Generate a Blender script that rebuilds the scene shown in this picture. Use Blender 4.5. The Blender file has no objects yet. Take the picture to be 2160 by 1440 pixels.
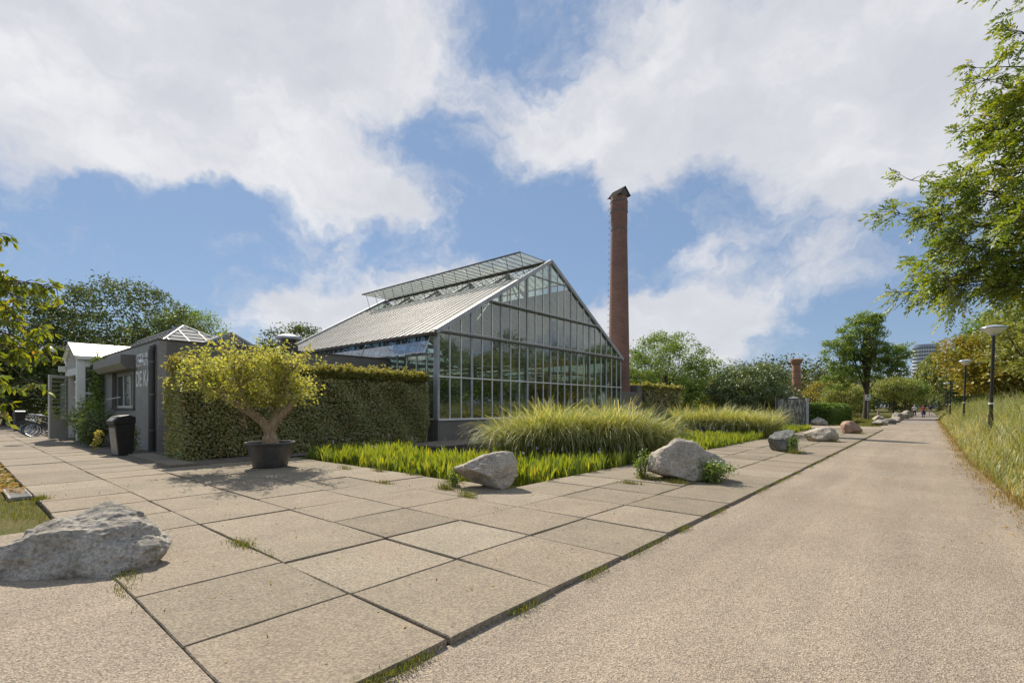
import bpy, bmesh, math, random
import numpy as np
from mathutils import Vector, Matrix, noise as mnoise

R = math.radians
rng = np.random.default_rng(7)
random.seed(7)
scene = bpy.context.scene
COL = scene.collection

# ------------------------------------------------------------------ camera
cam = bpy.data.cameras.new('camera')
cam.sensor_width = 36.0
cam.lens = 17.117
cam.shift_y = 0.0634
cam.clip_start = 0.05
cam.clip_end = 3000
camo = bpy.data.objects.new('camera', cam)
COL.objects.link(camo)
camo.location = (0, 0, 1.5)
camo.rotation_euler = (R(90), 0, R(40.687))
scene.camera = camo
scene.render.resolution_x = 1024
scene.render.resolution_y = 682

# ------------------------------------------------------------------ sun, sky
SUN_AZ = -71.0      # degrees from +Y towards +X
SUN_EL = 44.5
sd = Vector((math.sin(R(SUN_AZ)) * math.cos(R(SUN_EL)), math.cos(R(SUN_AZ)) * math.cos(R(SUN_EL)), math.sin(R(SUN_EL))))
sun = bpy.data.lights.new('sun', 'SUN')
sun.energy = 4.5
sun.angle = R(0.6)
sun.color = (1.0, 0.90, 0.76)
suno = bpy.data.objects.new('sun', sun)
COL.objects.link(suno)
suno.rotation_euler = sd.to_track_quat('Z', 'Y').to_euler()
suno.location = (0, 0, 40)

world = bpy.data.worlds.new('World')
scene.world = world
world.use_nodes = True


class NT:
    """tiny node helper"""
    def __init__(self, nt):
        self.nt = nt

    def n(self, t, **kw):
        nd = self.nt.nodes.new(t)
        for k, v in kw.items():
            if k.startswith('i_'):
                nd.inputs[k[2:].replace('_', ' ')].default_value = v
            else:
                setattr(nd, k, v)
        return nd

    def l(self, a, b):
        self.nt.links.new(a, b)

    def math(self, op, a, b=None, c=None, clamp=False):
        nd = self.nt.nodes.new('ShaderNodeMath')
        nd.operation = op
        nd.use_clamp = clamp
        for i, v in enumerate((a, b, c)):
            if v is None:
                continue
            if isinstance(v, (int, float)):
                nd.inputs[i].default_value = v
            else:
                self.l(v, nd.inputs[i])
        return nd.outputs[0]

    def ramp(self, fac, stops, interp='LINEAR'):
        nd = self.nt.nodes.new('ShaderNodeValToRGB')
        cr = nd.color_ramp
        cr.interpolation = interp
        while len(cr.elements) < len(stops):
            cr.elements.new(0.5)
        for e, (p, c) in zip(cr.elements, stops):
            e.position = p
            e.color = (c[0], c[1], c[2], 1)
        if fac is not None:
            self.l(fac, nd.inputs[0])
        return nd.outputs[0]

    def noise(self, vec, scale, detail=4, rough=0.55, dist=0.0):
        nd = self.nt.nodes.new('ShaderNodeTexNoise')
        nd.inputs['Scale'].default_value = scale
        nd.inputs['Detail'].default_value = detail
        nd.inputs['Roughness'].default_value = rough
        nd.inputs['Distortion'].default_value = dist
        if vec is not None:
            self.l(vec, nd.inputs['Vector'])
        return nd

    def mix(self, fac, a, b, blend='MIX'):
        nd = self.nt.nodes.new('ShaderNodeMix')
        nd.data_type = 'RGBA'
        nd.blend_type = blend
        for i, v in ((0, fac), (6, a), (7, b)):
            if isinstance(v, (int, float)):
                nd.inputs[i].default_value = v
            elif isinstance(v, tuple):
                nd.inputs[i].default_value = (v[0], v[1], v[2], 1)
            else:
                self.l(v, nd.inputs[i])
        return nd.outputs[2]


def build_world():
    w = NT(world.node_tree)
    bg = world.node_tree.nodes['Background']
    sky = w.n('ShaderNodeTexSky')
    sky.sky_type = 'NISHITA'
    sky.sun_disc = False
    sky.sun_elevation = R(SUN_EL)
    sky.sun_rotation = R(SUN_AZ)
    sky.air_density = 1.0
    sky.dust_density = 0.15
    sky.ozone_density = 1.3
    tc = w.n('ShaderNodeTexCoord')
    d = tc.outputs['Generated']
    # wisps: two octaves of warped noise on the direction
    warp = w.noise(d, 4.5, 5, 0.62)
    sub = w.n('ShaderNodeVectorMath', operation='SUBTRACT')
    w.l(warp.outputs['Color'], sub.inputs[0])
    sub.inputs[1].default_value = (0.5, 0.5, 0.5)
    scl = w.n('ShaderNodeVectorMath', operation='SCALE')
    w.l(sub.outputs[0], scl.inputs[0])
    scl.inputs['Scale'].default_value = 0.22
    dw = w.n('ShaderNodeVectorMath', operation='ADD')
    w.l(d, dw.inputs[0])
    w.l(scl.outputs[0], dw.inputs[1])
    sx = w.n('ShaderNodeSeparateXYZ')
    w.l(dw.outputs[0], sx.inputs[0])
    az = w.math('MULTIPLY', w.math('ARCTAN2', sx.outputs[0], sx.outputs[1]), 180 / math.pi)
    hz = w.math('SQRT', w.math('ADD', w.math('MULTIPLY', sx.outputs[0], sx.outputs[0]), w.math('MULTIPLY', sx.outputs[1], sx.outputs[1])))
    el = w.math('MULTIPLY', w.math('ARCTAN2', sx.outputs[2], hz), 180 / math.pi)
    # cloud banks: azimuth, elevation, half sizes (degrees), weight
    banks = [(-83, 28, 13, 6.5, 1), (-70, 34, 13, 8, 1), (-56, 37, 9, 5.5, .85), (-66, 25, 10, 3.6, 1), (-76, 23.5, 6, 2.4, .8), (-100, 28, 12, 7, 1),
             (-37, 31, 7, 3.2, .68), (-9, 32, 15, 7.5, 1), (-22, 29.5, 8, 4.4, .9), (-1, 25, 8, 5.5, .9), (-27, 26, 5, 3, .7), (-30, 22, 3.5, 2.0, .5), (12, 29, 12, 9, 1),
             (-7, 20.5, 4, 2.6, .65), (-65, 9.5, 5.5, 3.6, .95), (-54, 11, 8, 3.2, .95), (-46, 12.5, 6, 2.6, .75), (-19, 9.8, 6, 3.2, .95), (-27, 9.5, 6, 3.6, .95),
             (-19, 16.2, 7, 2.2, .42), (-60, 16.5, 4, 1.8, .4), (-72, 15.5, 4, 1.4, .32), (-8, 13, 6, 2.6, .38), (-31, 38, 7, 4, .55), (-54, 22, 6, 2.8, .5), (-82, 20, 6, 1.6, .35), (40, 14, 20, 7, 1.0), (-25, 3, 60, 3.0, .35),
             (-65, 54, 24, 8, .8), (0, 53, 24, 8, .8), (50, 28, 22, 10, .9), (100, 34, 26, 11, .9), (75, 10, 30, 4, .8), (150, 26, 22, 9, .9), (-165, 34, 20, 10, .9), (-135, 24, 18, 7, .9), (140, 9, 30, 4, .8), (-150, 10, 30, 4, .8), (100, 60, 60, 10, .7), (-120, 60, 50, 10, .7)]
    tot = None
    for a, e, ra, re, wt in banks:
        qa = w.math('MULTIPLY', w.math('SUBTRACT', az, a), 1 / ra)
        qe = w.math('MULTIPLY', w.math('SUBTRACT', el, e), 1 / re)
        q = w.math('ADD', w.math('MULTIPLY', qa, qa), w.math('MULTIPLY', qe, qe))
        g = w.math('MULTIPLY', w.math('POWER', 2.718, w.math('MULTIPLY', q, -0.75)), wt)
        tot = g if tot is None else w.math('ADD', tot, g)
    tot = w.math('MINIMUM', tot, 1.15)
    mp = w.n('ShaderNodeMapping')
    mp.inputs['Scale'].default_value = (1, 1, 1.7)
    w.l(dw.outputs[0], mp.inputs[0])
    fb = w.noise(mp.outputs[0], 5.5, 9, 0.60, 0.3)
    fld = w.math('ADD', tot, w.math('MULTIPLY', w.math('SUBTRACT', fb.outputs['Fac'], 0.5), 1.9))
    mr = w.n('ShaderNodeMapRange', interpolation_type='SMOOTHSTEP')
    mr.inputs['From Min'].default_value = 0.16
    mr.inputs['From Max'].default_value = 0.84
    w.l(fld, mr.inputs['Value'])
    mask = w.math('MULTIPLY', mr.outputs[0], 0.93)
    # self shading of the clouds
    sh = w.noise(mp.outputs[0], 4.2, 7, 0.58)
    cc = w.ramp(sh.outputs['Fac'], [(0.34, (4.65, 4.74, 5.12)), (0.50, (5.20, 5.25, 5.52)), (0.66, (6.2, 6.2, 6.3))])
    clear = w.mix(0.72, w.mix(1.0, sky.outputs[0], (0.8, 0.8, 0.8), 'MULTIPLY'), (1.68, 2.52, 4.05))     # even summer blue with the sky model's glow
    col = w.mix(mask, clear, cc)
    w.l(col, bg.inputs['Color'])
    bg.inputs['Strength'].default_value = 0.10


build_world()
scene.view_settings.view_transform = 'Standard'
scene.view_settings.look = 'None'
scene.view_settings.gamma = 1
scene.view_settings.use_curve_mapping = False
scene.view_settings.exposure = 0.50
scene.cycles.max_bounces = 9
scene.cycles.transparent_max_bounces = 24
scene.cycles.transmission_bounces = 6
scene.cycles.diffuse_bounces = 4
scene.cycles.use_denoising = True
scene.cycles.caustics_reflective = False
scene.cycles.caustics_refractive = False

# ------------------------------------------------------------------ materials
MATS = {}


def material(name):
    m = bpy.data.materials.new(name)
    m.use_nodes = True
    MATS[name] = m
    t = NT(m.node_tree)
    b = m.node_tree.nodes['Principled BSDF']
    return m, t, b


def simple(name, col, rough=0.6, metal=0.0, var=0.12, scale=3.0, bump=0.0, bscale=40, spec=0.5):
    m, t, b = material(name)
    g = t.n('ShaderNodeNewGeometry')
    nz = t.noise(g.outputs['Position'], scale, 5, 0.6)
    lo = tuple(c * (1 - var) for c in col)
    hi = tuple(min(1, c * (1 + var)) for c in col)
    t.l(t.ramp(nz.outputs['Fac'], [(0.3, lo), (0.7, hi)]), b.inputs['Base Color'])
    b.inputs['Roughness'].default_value = rough
    b.inputs['Metallic'].default_value = metal
    b.inputs['Specular IOR Level'].default_value = spec
    if bump:
        n2 = t.noise(g.outputs['Position'], bscale, 6, 0.65)
        bp = t.n('ShaderNodeBump')
        bp.inputs['Strength'].default_value = bump
        bp.inputs['Distance'].default_value = 0.02
        t.l(n2.outputs['Fac'], bp.inputs['Height'])
        t.l(bp.outputs[0], b.inputs['Normal'])
    return m


def leafmat(name, stops, transl=0.4, gloss=0.06, tint=(1.25, 1.2, 0.55)):
    """stops: palette over the per-leaf random value 'var'"""
    m, t, b = material(name)
    at = t.n('ShaderNodeAttribute', attribute_name='var')
    c = t.ramp(at.outputs['Fac'], stops)
    m.node_tree.nodes.remove(b)
    out = m.node_tree.nodes['Material Output']
    df = t.n('ShaderNodeBsdfDiffuse')
    tr = t.n('ShaderNodeBsdfTranslucent')
    gl = t.n('ShaderNodeBsdfGlossy')
    gl.inputs['Roughness'].default_value = 0.55
    gl.inputs['Color'].default_value = (0.9, 0.95, 0.9, 1)
    t.l(c, df.inputs[0])
    t.l(t.mix(1.0, c, tint, 'MULTIPLY'), tr.inputs[0])
    m1 = t.n('ShaderNodeMixShader')
    m1.inputs[0].default_value = transl
    t.l(df.outputs[0], m1.inputs[1])
    t.l(tr.outputs[0], m1.inputs[2])
    m2 = t.n('ShaderNodeMixShader')
    m2.inputs[0].default_value = gloss
    t.l(m1.outputs[0], m2.inputs[1])
    t.l(gl.outputs[0], m2.inputs[2])
    t.l(m2.outputs[0], out.inputs[0])
    return m


def glassmat(name, tint=(0.90, 0.95, 0.92), base=0.07, dirt=0.04, dirtcol=(0.5, 0.52, 0.48)):
    m, t, b = material(name)
    m.node_tree.nodes.remove(b)
    out = m.node_tree.nodes['Material Output']
    lw = t.n('ShaderNodeLayerWeight')
    lw.inputs[0].default_value = 0.5
    fr = t.math('ADD', t.math('MULTIPLY', t.math('POWER', lw.outputs['Facing'], 4.0), 0.9), base, clamp=True)
    tp = t.n('ShaderNodeBsdfTransparent')
    tp.inputs[0].default_value = (*tint, 1)
    gl = t.n('ShaderNodeBsdfGlossy')
    gl.inputs['Roughness'].default_value = 0.015
    mx = t.n('ShaderNodeMixShader')
    t.l(fr, mx.inputs[0])
    t.l(tp.outputs[0], mx.inputs[1])
    t.l(gl.outputs[0], mx.inputs[2])
    g = t.n('ShaderNodeNewGeometry')
    nz = t.noise(g.outputs['Position'], 2.2, 6, 0.7)
    d1 = t.n('ShaderNodeBsdfDiffuse')
    d1.inputs[0].default_value = (*dirtcol, 1)
    d2 = t.n('ShaderNodeBsdfTranslucent')
    d2.inputs[0].default_value = (*dirtcol, 1)
    df = t.n('ShaderNodeMixShader')
    df.inputs[0].default_value = 0.5
    t.l(d1.outputs[0], df.inputs[1])
    t.l(d2.outputs[0], df.inputs[2])
    dm = t.math('MULTIPLY', nz.outputs['Fac'], dirt * 2)
    m2 = t.n('ShaderNodeMixShader')
    t.l(dm, m2.inputs[0])
    t.l(mx.outputs[0], m2.inputs[1])
    t.l(df.outputs[0], m2.inputs[2])
    t.l(m2.outputs[0], out.inputs[0])
    return m


def make_materials():
    # asphalt: warm worn surface dressing with fine stones
    m, t, b = material('asphalt')
    g = t.n('ShaderNodeNewGeometry')
    p = g.outputs['Position']
    n1 = t.noise(p, 0.35, 5, 0.6)
    n2 = t.noise(p, 70, 4, 0.75)
    v = t.n('ShaderNodeTexVoronoi')
    v.inputs['Scale'].default_value = 105
    t.l(p, v.inputs['Vector'])
    base = t.ramp(n1.outputs['Fac'], [(0.3, (0.253, 0.219, 0.178)), (0.5, (0.292, 0.255, 0.210)), (0.72, (0.330, 0.287, 0.234))])
    c2 = t.mix(0.62, base, t.ramp(v.outputs['Color'], [(0.05, (0.12, 0.11, 0.10)), (0.45, (0.46, 0.44, 0.42)), (0.9, (0.86, 0.83, 0.78))]), 'OVERLAY')
    c2 = t.mix(0.5, c2, t.ramp(n2.outputs['Fac'], [(0.3, (0.15, 0.15, 0.15)), (0.7, (0.85, 0.84, 0.82))]), 'OVERLAY')
    # worn wheel tracks run along the road
    mpt = t.n('ShaderNodeMapping')
    mpt.inputs['Scale'].default_value = (1.6, 0.10, 1)
    t.l(p, mpt.inputs[0])
    nt_ = t.noise(mpt.outputs[0], 1.0, 5, 0.6, 0.4)
    c2 = t.mix(0.55, c2, t.ramp(nt_.outputs['Fac'], [(0.34, (0.40, 0.40, 0.40)), (0.5, (0.50, 0.50, 0.49)), (0.66, (0.62, 0.61, 0.59))]), 'OVERLAY')
    # sand drifts and darker repaired or damp patches
    ns_ = t.noise(p, 0.9, 7, 0.72, 1.2)
    c2 = t.mix(t.ramp(ns_.outputs['Fac'], [(0.57, (0, 0, 0)), (0.72, (0.5, 0.5, 0.5))]), c2, (0.43, 0.37, 0.29))
    n3 = t.noise(p, 1.7, 6, 0.7, 0.6)
    c2 = t.mix(t.ramp(n3.outputs['Fac'], [(0.60, (0, 0, 0)), (0.80, (0.35, 0.35, 0.35))]), c2, (0.17, 0.145, 0.12))
    t.l(c2, b.inputs['Base Color'])
    b.inputs['Roughness'].default_value = 0.92
    b.inputs['Specular IOR Level'].default_value = 0.2
    bp = t.n('ShaderNodeBump')
    bp.inputs['Strength'].default_value = 0.6
    bp.inputs['Distance'].default_value = 0.012
    t.l(v.outputs['Distance'], bp.inputs['Height'])
    t.l(bp.outputs[0], b.inputs['Normal'])

    # exposed aggregate concrete slabs
    m, t, b = material('slab_concrete')
    g = t.n('ShaderNodeNewGeometry')
    p = g.outputs['Position']
    oi = t.n('ShaderNodeObjectInfo')
    base = t.ramp(oi.outputs['Random'], [(0.0, (0.206, 0.179, 0.138)), (0.4, (0.242, 0.212, 0.167)), (0.75, (0.256, 0.218, 0.171)), (1.0, (0.280, 0.249, 0.199))])
    n1 = t.noise(p, 1.6, 6, 0.62)
    base = t.mix(0.5, base, t.ramp(n1.outputs['Fac'], [(0.3, (0.38, 0.38, 0.37)), (0.7, (0.60, 0.59, 0.57))]), 'OVERLAY')
    v = t.n('ShaderNodeTexVoronoi')
    v.inputs['Scale'].default_value = 80
    t.l(p, v.inputs['Vector'])
    c2 = t.mix(0.52, base, t.ramp(v.outputs['Color'], [(0.05, (0.16, 0.15, 0.14)), (0.5, (0.48, 0.47, 0.45)), (0.95, (0.90, 0.88, 0.82))]), 'OVERLAY')
    n4 = t.noise(p, 0.8, 5, 0.7, 0.5)
    c2 = t.mix(t.ramp(n4.outputs['Fac'], [(0.56, (0, 0, 0)), (0.78, (0.45, 0.45, 0.45))]), c2, (0.17, 0.155, 0.115))
    n5 = t.noise(p, 0.55, 4, 0.6, 0.4)
    c2 = t.mix(t.ramp(n5.outputs['Fac'], [(0.60, (0, 0, 0)), (0.75, (0.30, 0.30, 0.30))]), c2, (0.31, 0.20, 0.14))
    n6 = t.noise(p, 11, 3, 0.5)
    c2 = t.mix(t.ramp(n6.outputs['Fac'], [(0.70, (0, 0, 0)), (0.745, (0.7, 0.7, 0.7))]), c2, (0.09, 0.08, 0.065))
    n7 = t.noise(p, 2.6, 6, 0.75, 1.5)
    c2 = t.mix(t.ramp(n7.outputs['Fac'], [(0.58, (0, 0, 0)), (0.74, (0.5, 0.5, 0.5))]), c2, (0.36, 0.32, 0.27))
    t.l(c2, b.inputs['Base Color'])
    b.inputs['Roughness'].default_value = 0.9
    b.inputs['Specular IOR Level'].default_value = 0.25
    bp = t.n('ShaderNodeBump')
    bp.inputs['Strength'].default_value = 0.45
    bp.inputs['Distance'].default_value = 0.008
    t.l(v.outputs['Distance'], bp.inputs['Height'])
    t.l(bp.outputs[0], b.inputs['Normal'])

    # brick laid road far off
    m, t, b = material('clinker_road')
    g = t.n('ShaderNodeNewGeometry')
    br = t.n('ShaderNodeTexBrick')
    t.l(g.outputs['Position'], br.inputs['Vector'])
    br.inputs['Scale'].default_value = 4
    br.inputs['Color1'].default_value = (0.30, 0.25, 0.21, 1)
    br.inputs['Color2'].default_value = (0.22, 0.19, 0.165, 1)
    br.inputs['Mortar'].default_value = (0.16, 0.14, 0.12, 1)
    n = t.noise(g.outputs['Position'], 1.2, 5, 0.6)
    t.l(t.mix(0.5, br.outputs[0], t.ramp(n.outputs['Fac'], [(0.3, (0.3, 0.3, 0.3)), (0.7, (0.7, 0.68, 0.66))]), 'OVERLAY'), b.inputs['Base Color'])
    b.inputs['Roughness'].default_value = 0.9

    # ground under vegetation
    m, t, b = material('grass_soil')
    g = t.n('ShaderNodeNewGeometry')
    n1 = t.noise(g.outputs['Position'], 0.5, 6, 0.65)
    n2 = t.noise(g.outputs['Position'], 18, 5, 0.7)
    c = t.ramp(n1.outputs['Fac'], [(0.3, (0.060, 0.075, 0.022)), (0.5, (0.090, 0.092, 0.030)), (0.7, (0.13, 0.105, 0.048))])
    t.l(t.mix(0.7, c, t.ramp(n2.outputs['Fac'], [(0.3, (0.25, 0.25, 0.25)), (0.7, (0.75, 0.75, 0.7))]), 'OVERLAY'), b.inputs['Base Color'])
    b.inputs['Roughness'].default_value = 1.0
    b.inputs['Specular IOR Level'].default_value = 0.1

    m, t, b = material('gravel')
    g = t.n('ShaderNodeNewGeometry')
    v = t.n('ShaderNodeTexVoronoi')
    v.inputs['Scale'].default_value = 32
    t.l(g.outputs['Position'], v.inputs['Vector'])
    n = t.noise(g.outputs['Position'], 2, 5, 0.6)
    c = t.mix(0.6, t.ramp(n.outputs['Fac'], [(0.3, (0.15, 0.125, 0.10)), (0.7, (0.25, 0.215, 0.175))]), t.ramp(v.outputs['Color'], [(0.1, (0.2, 0.2, 0.2)), (0.9, (0.8, 0.78, 0.74))]), 'OVERLAY')
    t.l(c, b.inputs['Base Color'])
    b.inputs['Roughness'].default_value = 0.95
    bp = t.n('ShaderNodeBump')
    bp.inputs['Strength'].default_value = 1.0
    bp.inputs['Distance'].default_value = 0.03
    t.l(v.outputs['Distance'], bp.inputs['Height'])
    t.l(bp.outputs[0], b.inputs['Normal'])

    # pond water
    m, t, b = material('pond_water')
    b.inputs['Base Color'].default_value = (0.030, 0.036, 0.012, 1)
    b.inputs['Roughness'].default_value = 0.04
    b.inputs['IOR'].default_value = 1.33
    g = t.n('ShaderNodeNewGeometry')
    n = t.noise(g.outputs['Position'], 9, 3, 0.5)
    bp = t.n('ShaderNodeBump')
    bp.inputs['Strength'].default_value = 0.08
    bp.inputs['Distance'].default_value = 0.02
    t.l(n.outputs['Fac'], bp.inputs['Height'])
    t.l(bp.outputs[0], b.inputs['Normal'])

    # painted brick: horizontal axis x+y so that both wall directions work
    def brickwork(name, c1, c2, mort, rough=0.7, cyl=False, bump=0.5):
        m, t, b = material(name)
        if cyl:
            tc = t.n('ShaderNodeTexCoord')
            s = t.n('ShaderNodeSeparateXYZ')
            t.l(tc.outputs['Object'], s.inputs[0])
            u = t.math('MULTIPLY', t.math('ARCTAN2', s.outputs[1], s.outputs[0]), 0.72)
            zz = s.outputs[2]
            pos = tc.outputs['Object']
        else:
            g = t.n('ShaderNodeNewGeometry')
            s = t.n('ShaderNodeSeparateXYZ')
            t.l(g.outputs['Position'], s.inputs[0])
            u = t.math('ADD', s.outputs[0], s.outputs[1])
            zz = s.outputs[2]
            pos = g.outputs['Position']
        cb = t.n('ShaderNodeCombineXYZ')
        t.l(u, cb.inputs[0])
        t.l(zz, cb.inputs[1])
        br = t.n('ShaderNodeTexBrick')
        t.l(cb.outputs[0], br.inputs['Vector'])
        br.inputs['Scale'].default_value = 1.0
        br.inputs['Brick Width'].default_value = 0.22
        br.inputs['Row Height'].default_value = 0.066
        br.inputs['Mortar Size'].default_value = 0.006
        br.inputs['Mortar Smooth'].default_value = 0.3
        br.inputs['Color1'].default_value = (*c1, 1)
        br.inputs['Color2'].default_value = (*c2, 1)
        br.inputs['Mortar'].default_value = (*mort, 1)
        n = t.noise(pos, 1.1, 6, 0.65)
        c = t.mix(0.55, br.outputs[0], t.ramp(n.outputs['Fac'], [(0.3, (0.34, 0.34, 0.34)), (0.7, (0.64, 0.63, 0.61))]), 'OVERLAY')
        t.l(c, b.inputs['Base Color'])
        b.inputs['Roughness'].default_value = rough
        bp = t.n('ShaderNodeBump')
        bp.inputs['Strength'].default_value = bump
        bp.inputs['Distance'].default_value = 0.012
        bp.invert = True
        t.l(br.outputs['Fac'], bp.inputs['Height'])
        t.l(bp.outputs[0], b.inputs['Normal'])
    brickwork('grey_brick', (0.150, 0.142, 0.132), (0.172, 0.162, 0.150), (0.120, 0.114, 0.106), 0.55)
    brickwork('grey_brick_lit', (0.250, 0.245, 0.232), (0.300, 0.290, 0.275), (0.190, 0.186, 0.176), 0.5)  # grey brick lightened: the sign wall's brighter lighting is put into its colour
    brickwork('red_brick', (0.178, 0.088, 0.067), (0.250, 0.126, 0.096), (0.28, 0.225, 0.19), 0.85, True, 0.7)
    brickwork('old_brick', (0.30, 0.145, 0.085), (0.38, 0.19, 0.11), (0.34, 0.27, 0.21), 0.9, True, 0.7)

    # boulder rock
    def rock(name, lo, mid, hi):
        m, t, b = material(name)
        tc = t.n('ShaderNodeTexCoord')
        p = tc.outputs['Object']
        n1 = t.noise(p, 2.2, 8, 0.68, 0.4)
        n2 = t.noise(p, 34, 5, 0.75)
        c = t.ramp(n1.outputs['Fac'], [(0.28, lo), (0.5, mid), (0.72, hi)])
        c = t.mix(0.75, c, t.ramp(n2.outputs['Fac'], [(0.32, (0.16, 0.16, 0.16)), (0.5, (0.5, 0.5, 0.5)), (0.68, (0.84, 0.83, 0.80))]), 'OVERLAY')
        # lichen and dirt blotches
        n4 = t.noise(p, 3.1, 6, 0.7, 0.8)
        c = t.mix(t.ramp(n4.outputs['Fac'], [(0.56, (0, 0, 0)), (0.70, (0.6, 0.6, 0.6))]), c, (0.135, 0.125, 0.085))
        n5 = t.noise(p, 7.0, 5, 0.7, 0.5)
        c = t.mix(t.ramp(n5.outputs['Fac'], [(0.60, (0, 0, 0)), (0.70, (0.6, 0.6, 0.6))]), c, (0.50, 0.48, 0.43))
        t.l(c, b.inputs['Base Color'])
        b.inputs['Roughness'].default_value = 0.88
        b.inputs['Specular IOR Level'].default_value = 0.3
        n3 = t.noise(p, 12, 10, 0.72, 0.3)
        bp = t.n('ShaderNodeBump')
        bp.inputs['Strength'].default_value = 0.75
        bp.inputs['Distance'].default_value = 0.04
        t.l(n3.outputs['Fac'], bp.inputs['Height'])
        t.l(bp.outputs[0], b.inputs['Normal'])
    rock('rock_grey', (0.17, 0.157, 0.135), (0.33, 0.305, 0.262), (0.49, 0.455, 0.395))
    rock('rock_pale', (0.25, 0.22, 0.18), (0.40, 0.355, 0.295), (0.52, 0.47, 0.40))
    rock('rock_dark', (0.07, 0.075, 0.075), (0.16, 0.165, 0.16), (0.34, 0.33, 0.31))
    rock('rock_red', (0.22, 0.14, 0.10), (0.33, 0.215, 0.155), (0.42, 0.32, 0.25))

    # bark
    def bark(name, a, bb):
        m, t, b = material(name)
        tc = t.n('ShaderNodeTexCoord')
        mp = t.n('ShaderNodeMapping')
        mp.inputs['Scale'].default_value = (9, 9, 1.6)
        t.l(tc.outputs['Object'], mp.inputs[0])
        n = t.noise(mp.outputs[0], 2.5, 7, 0.7, 0.8)
        t.l(t.ramp(n.outputs['Fac'], [(0.3, a), (0.7, bb)]), b.inputs['Base Color'])
        b.inputs['Roughness'].default_value = 0.95
        bp = t.n('ShaderNodeBump')
        bp.inputs['Strength'].default_value = 0.9
        bp.inputs['Distance'].default_value = 0.03
        t.l(n.outputs['Fac'], bp.inputs['Height'])
        t.l(bp.outputs[0], b.inputs['Normal'])
    bark('bark_dark', (0.055, 0.042, 0.030), (0.13, 0.10, 0.075))
    bark('bark_light', (0.13, 0.085, 0.048), (0.48, 0.37, 0.24))

    simple('galvanised', (0.37, 0.39, 0.41), 0.5, 0.15, 0.18, 2.5)
    simple('aluminium', (0.78, 0.78, 0.76), 0.42, 0.1, 0.10, 2.5)
    simple('dark_steel', (0.13, 0.125, 0.11), 0.5, 0.5, 0.15, 3)
    simple('gutter_brown', (0.10, 0.085, 0.07), 0.6, 0.2, 0.2, 2)
    simple('white_paint', (0.76, 0.76, 0.73), 0.45, 0, 0.05, 2)
    simple('white_roof', (0.80, 0.79, 0.76), 0.4, 0, 0.04, 1)
    simple('cream_paint', (0.62, 0.60, 0.53), 0.5, 0, 0.06, 2)
    simple('grey_paint', (0.14, 0.135, 0.12), 0.5, 0, 0.1, 2)
    simple('shutter_grey', (0.23, 0.215, 0.19), 0.5, 0.1, 0.08, 2)
    simple('charcoal_paint', (0.055, 0.052, 0.048), 0.5, 0, 0.15, 2)
    simple('hood_black', (0.030, 0.028, 0.026), 0.95, 0, 0.2, 3, spec=0.05)
    simple('pot_plastic', (0.062, 0.060, 0.058), 0.42, 0, 0.3, 5, 0.1, 30)
    simple('soil', (0.20, 0.14, 0.08), 1.0, 0, 0.45, 30, 0.8, 60)
    simple('joint_soil', (0.060, 0.047, 0.030), 1.0, 0, 0.5, 20)
    simple('bin_black', (0.028, 0.027, 0.026), 0.45, 0, 0.3, 5)
    simple('bin_front', (0.30, 0.28, 0.24), 0.5, 0.3, 0.25, 8)  # front panel and flap, a paler tone than the black body
    simple('lamp_post', (0.030, 0.028, 0.026), 0.45, 0.2, 0.2, 4)
    simple('lamp_white', (0.78, 0.80, 0.80), 0.25, 0, 0.03, 4)
    simple('lamp_grey', (0.30, 0.34, 0.40), 0.3, 0.3, 0.06, 4)
    simple('rubber', (0.022, 0.022, 0.022), 0.7, 0, 0.2, 5)
    simple('chrome', (0.55, 0.55, 0.55), 0.2, 0.9, 0.05, 5)
    simple('bike_black', (0.02, 0.02, 0.022), 0.3, 0, 0.1, 5)
    simple('bike_green', (0.12, 0.16, 0.05), 0.35, 0, 0.1, 5)
    simple('bike_blue', (0.03, 0.05, 0.10), 0.35, 0, 0.1, 5)
    simple('sign_white', (0.78, 0.78, 0.76), 0.5, 0, 0.03, 5)
    simple('sign_grey', (0.16, 0.16, 0.16), 0.5, 0, 0.05, 5)
    simple('wood_post', (0.30, 0.23, 0.15), 0.85, 0, 0.25, 12)
    simple('stone_pale', (0.42, 0.38, 0.32), 0.9, 0, 0.25, 4, 0.5, 25)
    simple('concrete', (0.30, 0.29, 0.27), 0.9, 0, 0.2, 4, 0.4, 40)
    simple('table_dark', (0.07, 0.05, 0.035), 0.5, 0, 0.2, 4)
    simple('linen', (0.7, 0.69, 0.66), 0.8, 0, 0.05, 4)
    simple('floor_dark', (0.07, 0.06, 0.05), 0.7, 0, 0.2, 2)
    simple('skin', (0.45, 0.28, 0.20), 0.6, 0, 0.05, 5)
    simple('hair', (0.09, 0.065, 0.045), 0.7, 0, 0.2, 20)
    simple('hair_grey', (0.35, 0.32, 0.28), 0.7, 0, 0.2, 20)
    simple('cloth_white', (0.66, 0.66, 0.68), 0.9, 0, 0.06, 6)
    simple('cloth_red', (0.50, 0.09, 0.07), 0.9, 0, 0.1, 6)
    simple('cloth_navy', (0.025, 0.03, 0.06), 0.9, 0, 0.1, 6)
    simple('cloth_purple', (0.06, 0.035, 0.09), 0.9, 0, 0.1, 6)
    simple('cloth_beige', (0.42, 0.35, 0.25), 0.9, 0, 0.1, 6)
    simple('leather', (0.05, 0.03, 0.02), 0.5, 0, 0.1, 6)
    simple('tower_white', (0.62, 0.64, 0.67), 0.6, 0, 0.05, 0.02)
    simple('tower_glass', (0.10, 0.13, 0.17), 0.2, 0, 0.1, 0.05)
    simple('hedge_core', (0.085, 0.075, 0.040), 1.0, 0, 0.3, 8)
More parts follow.
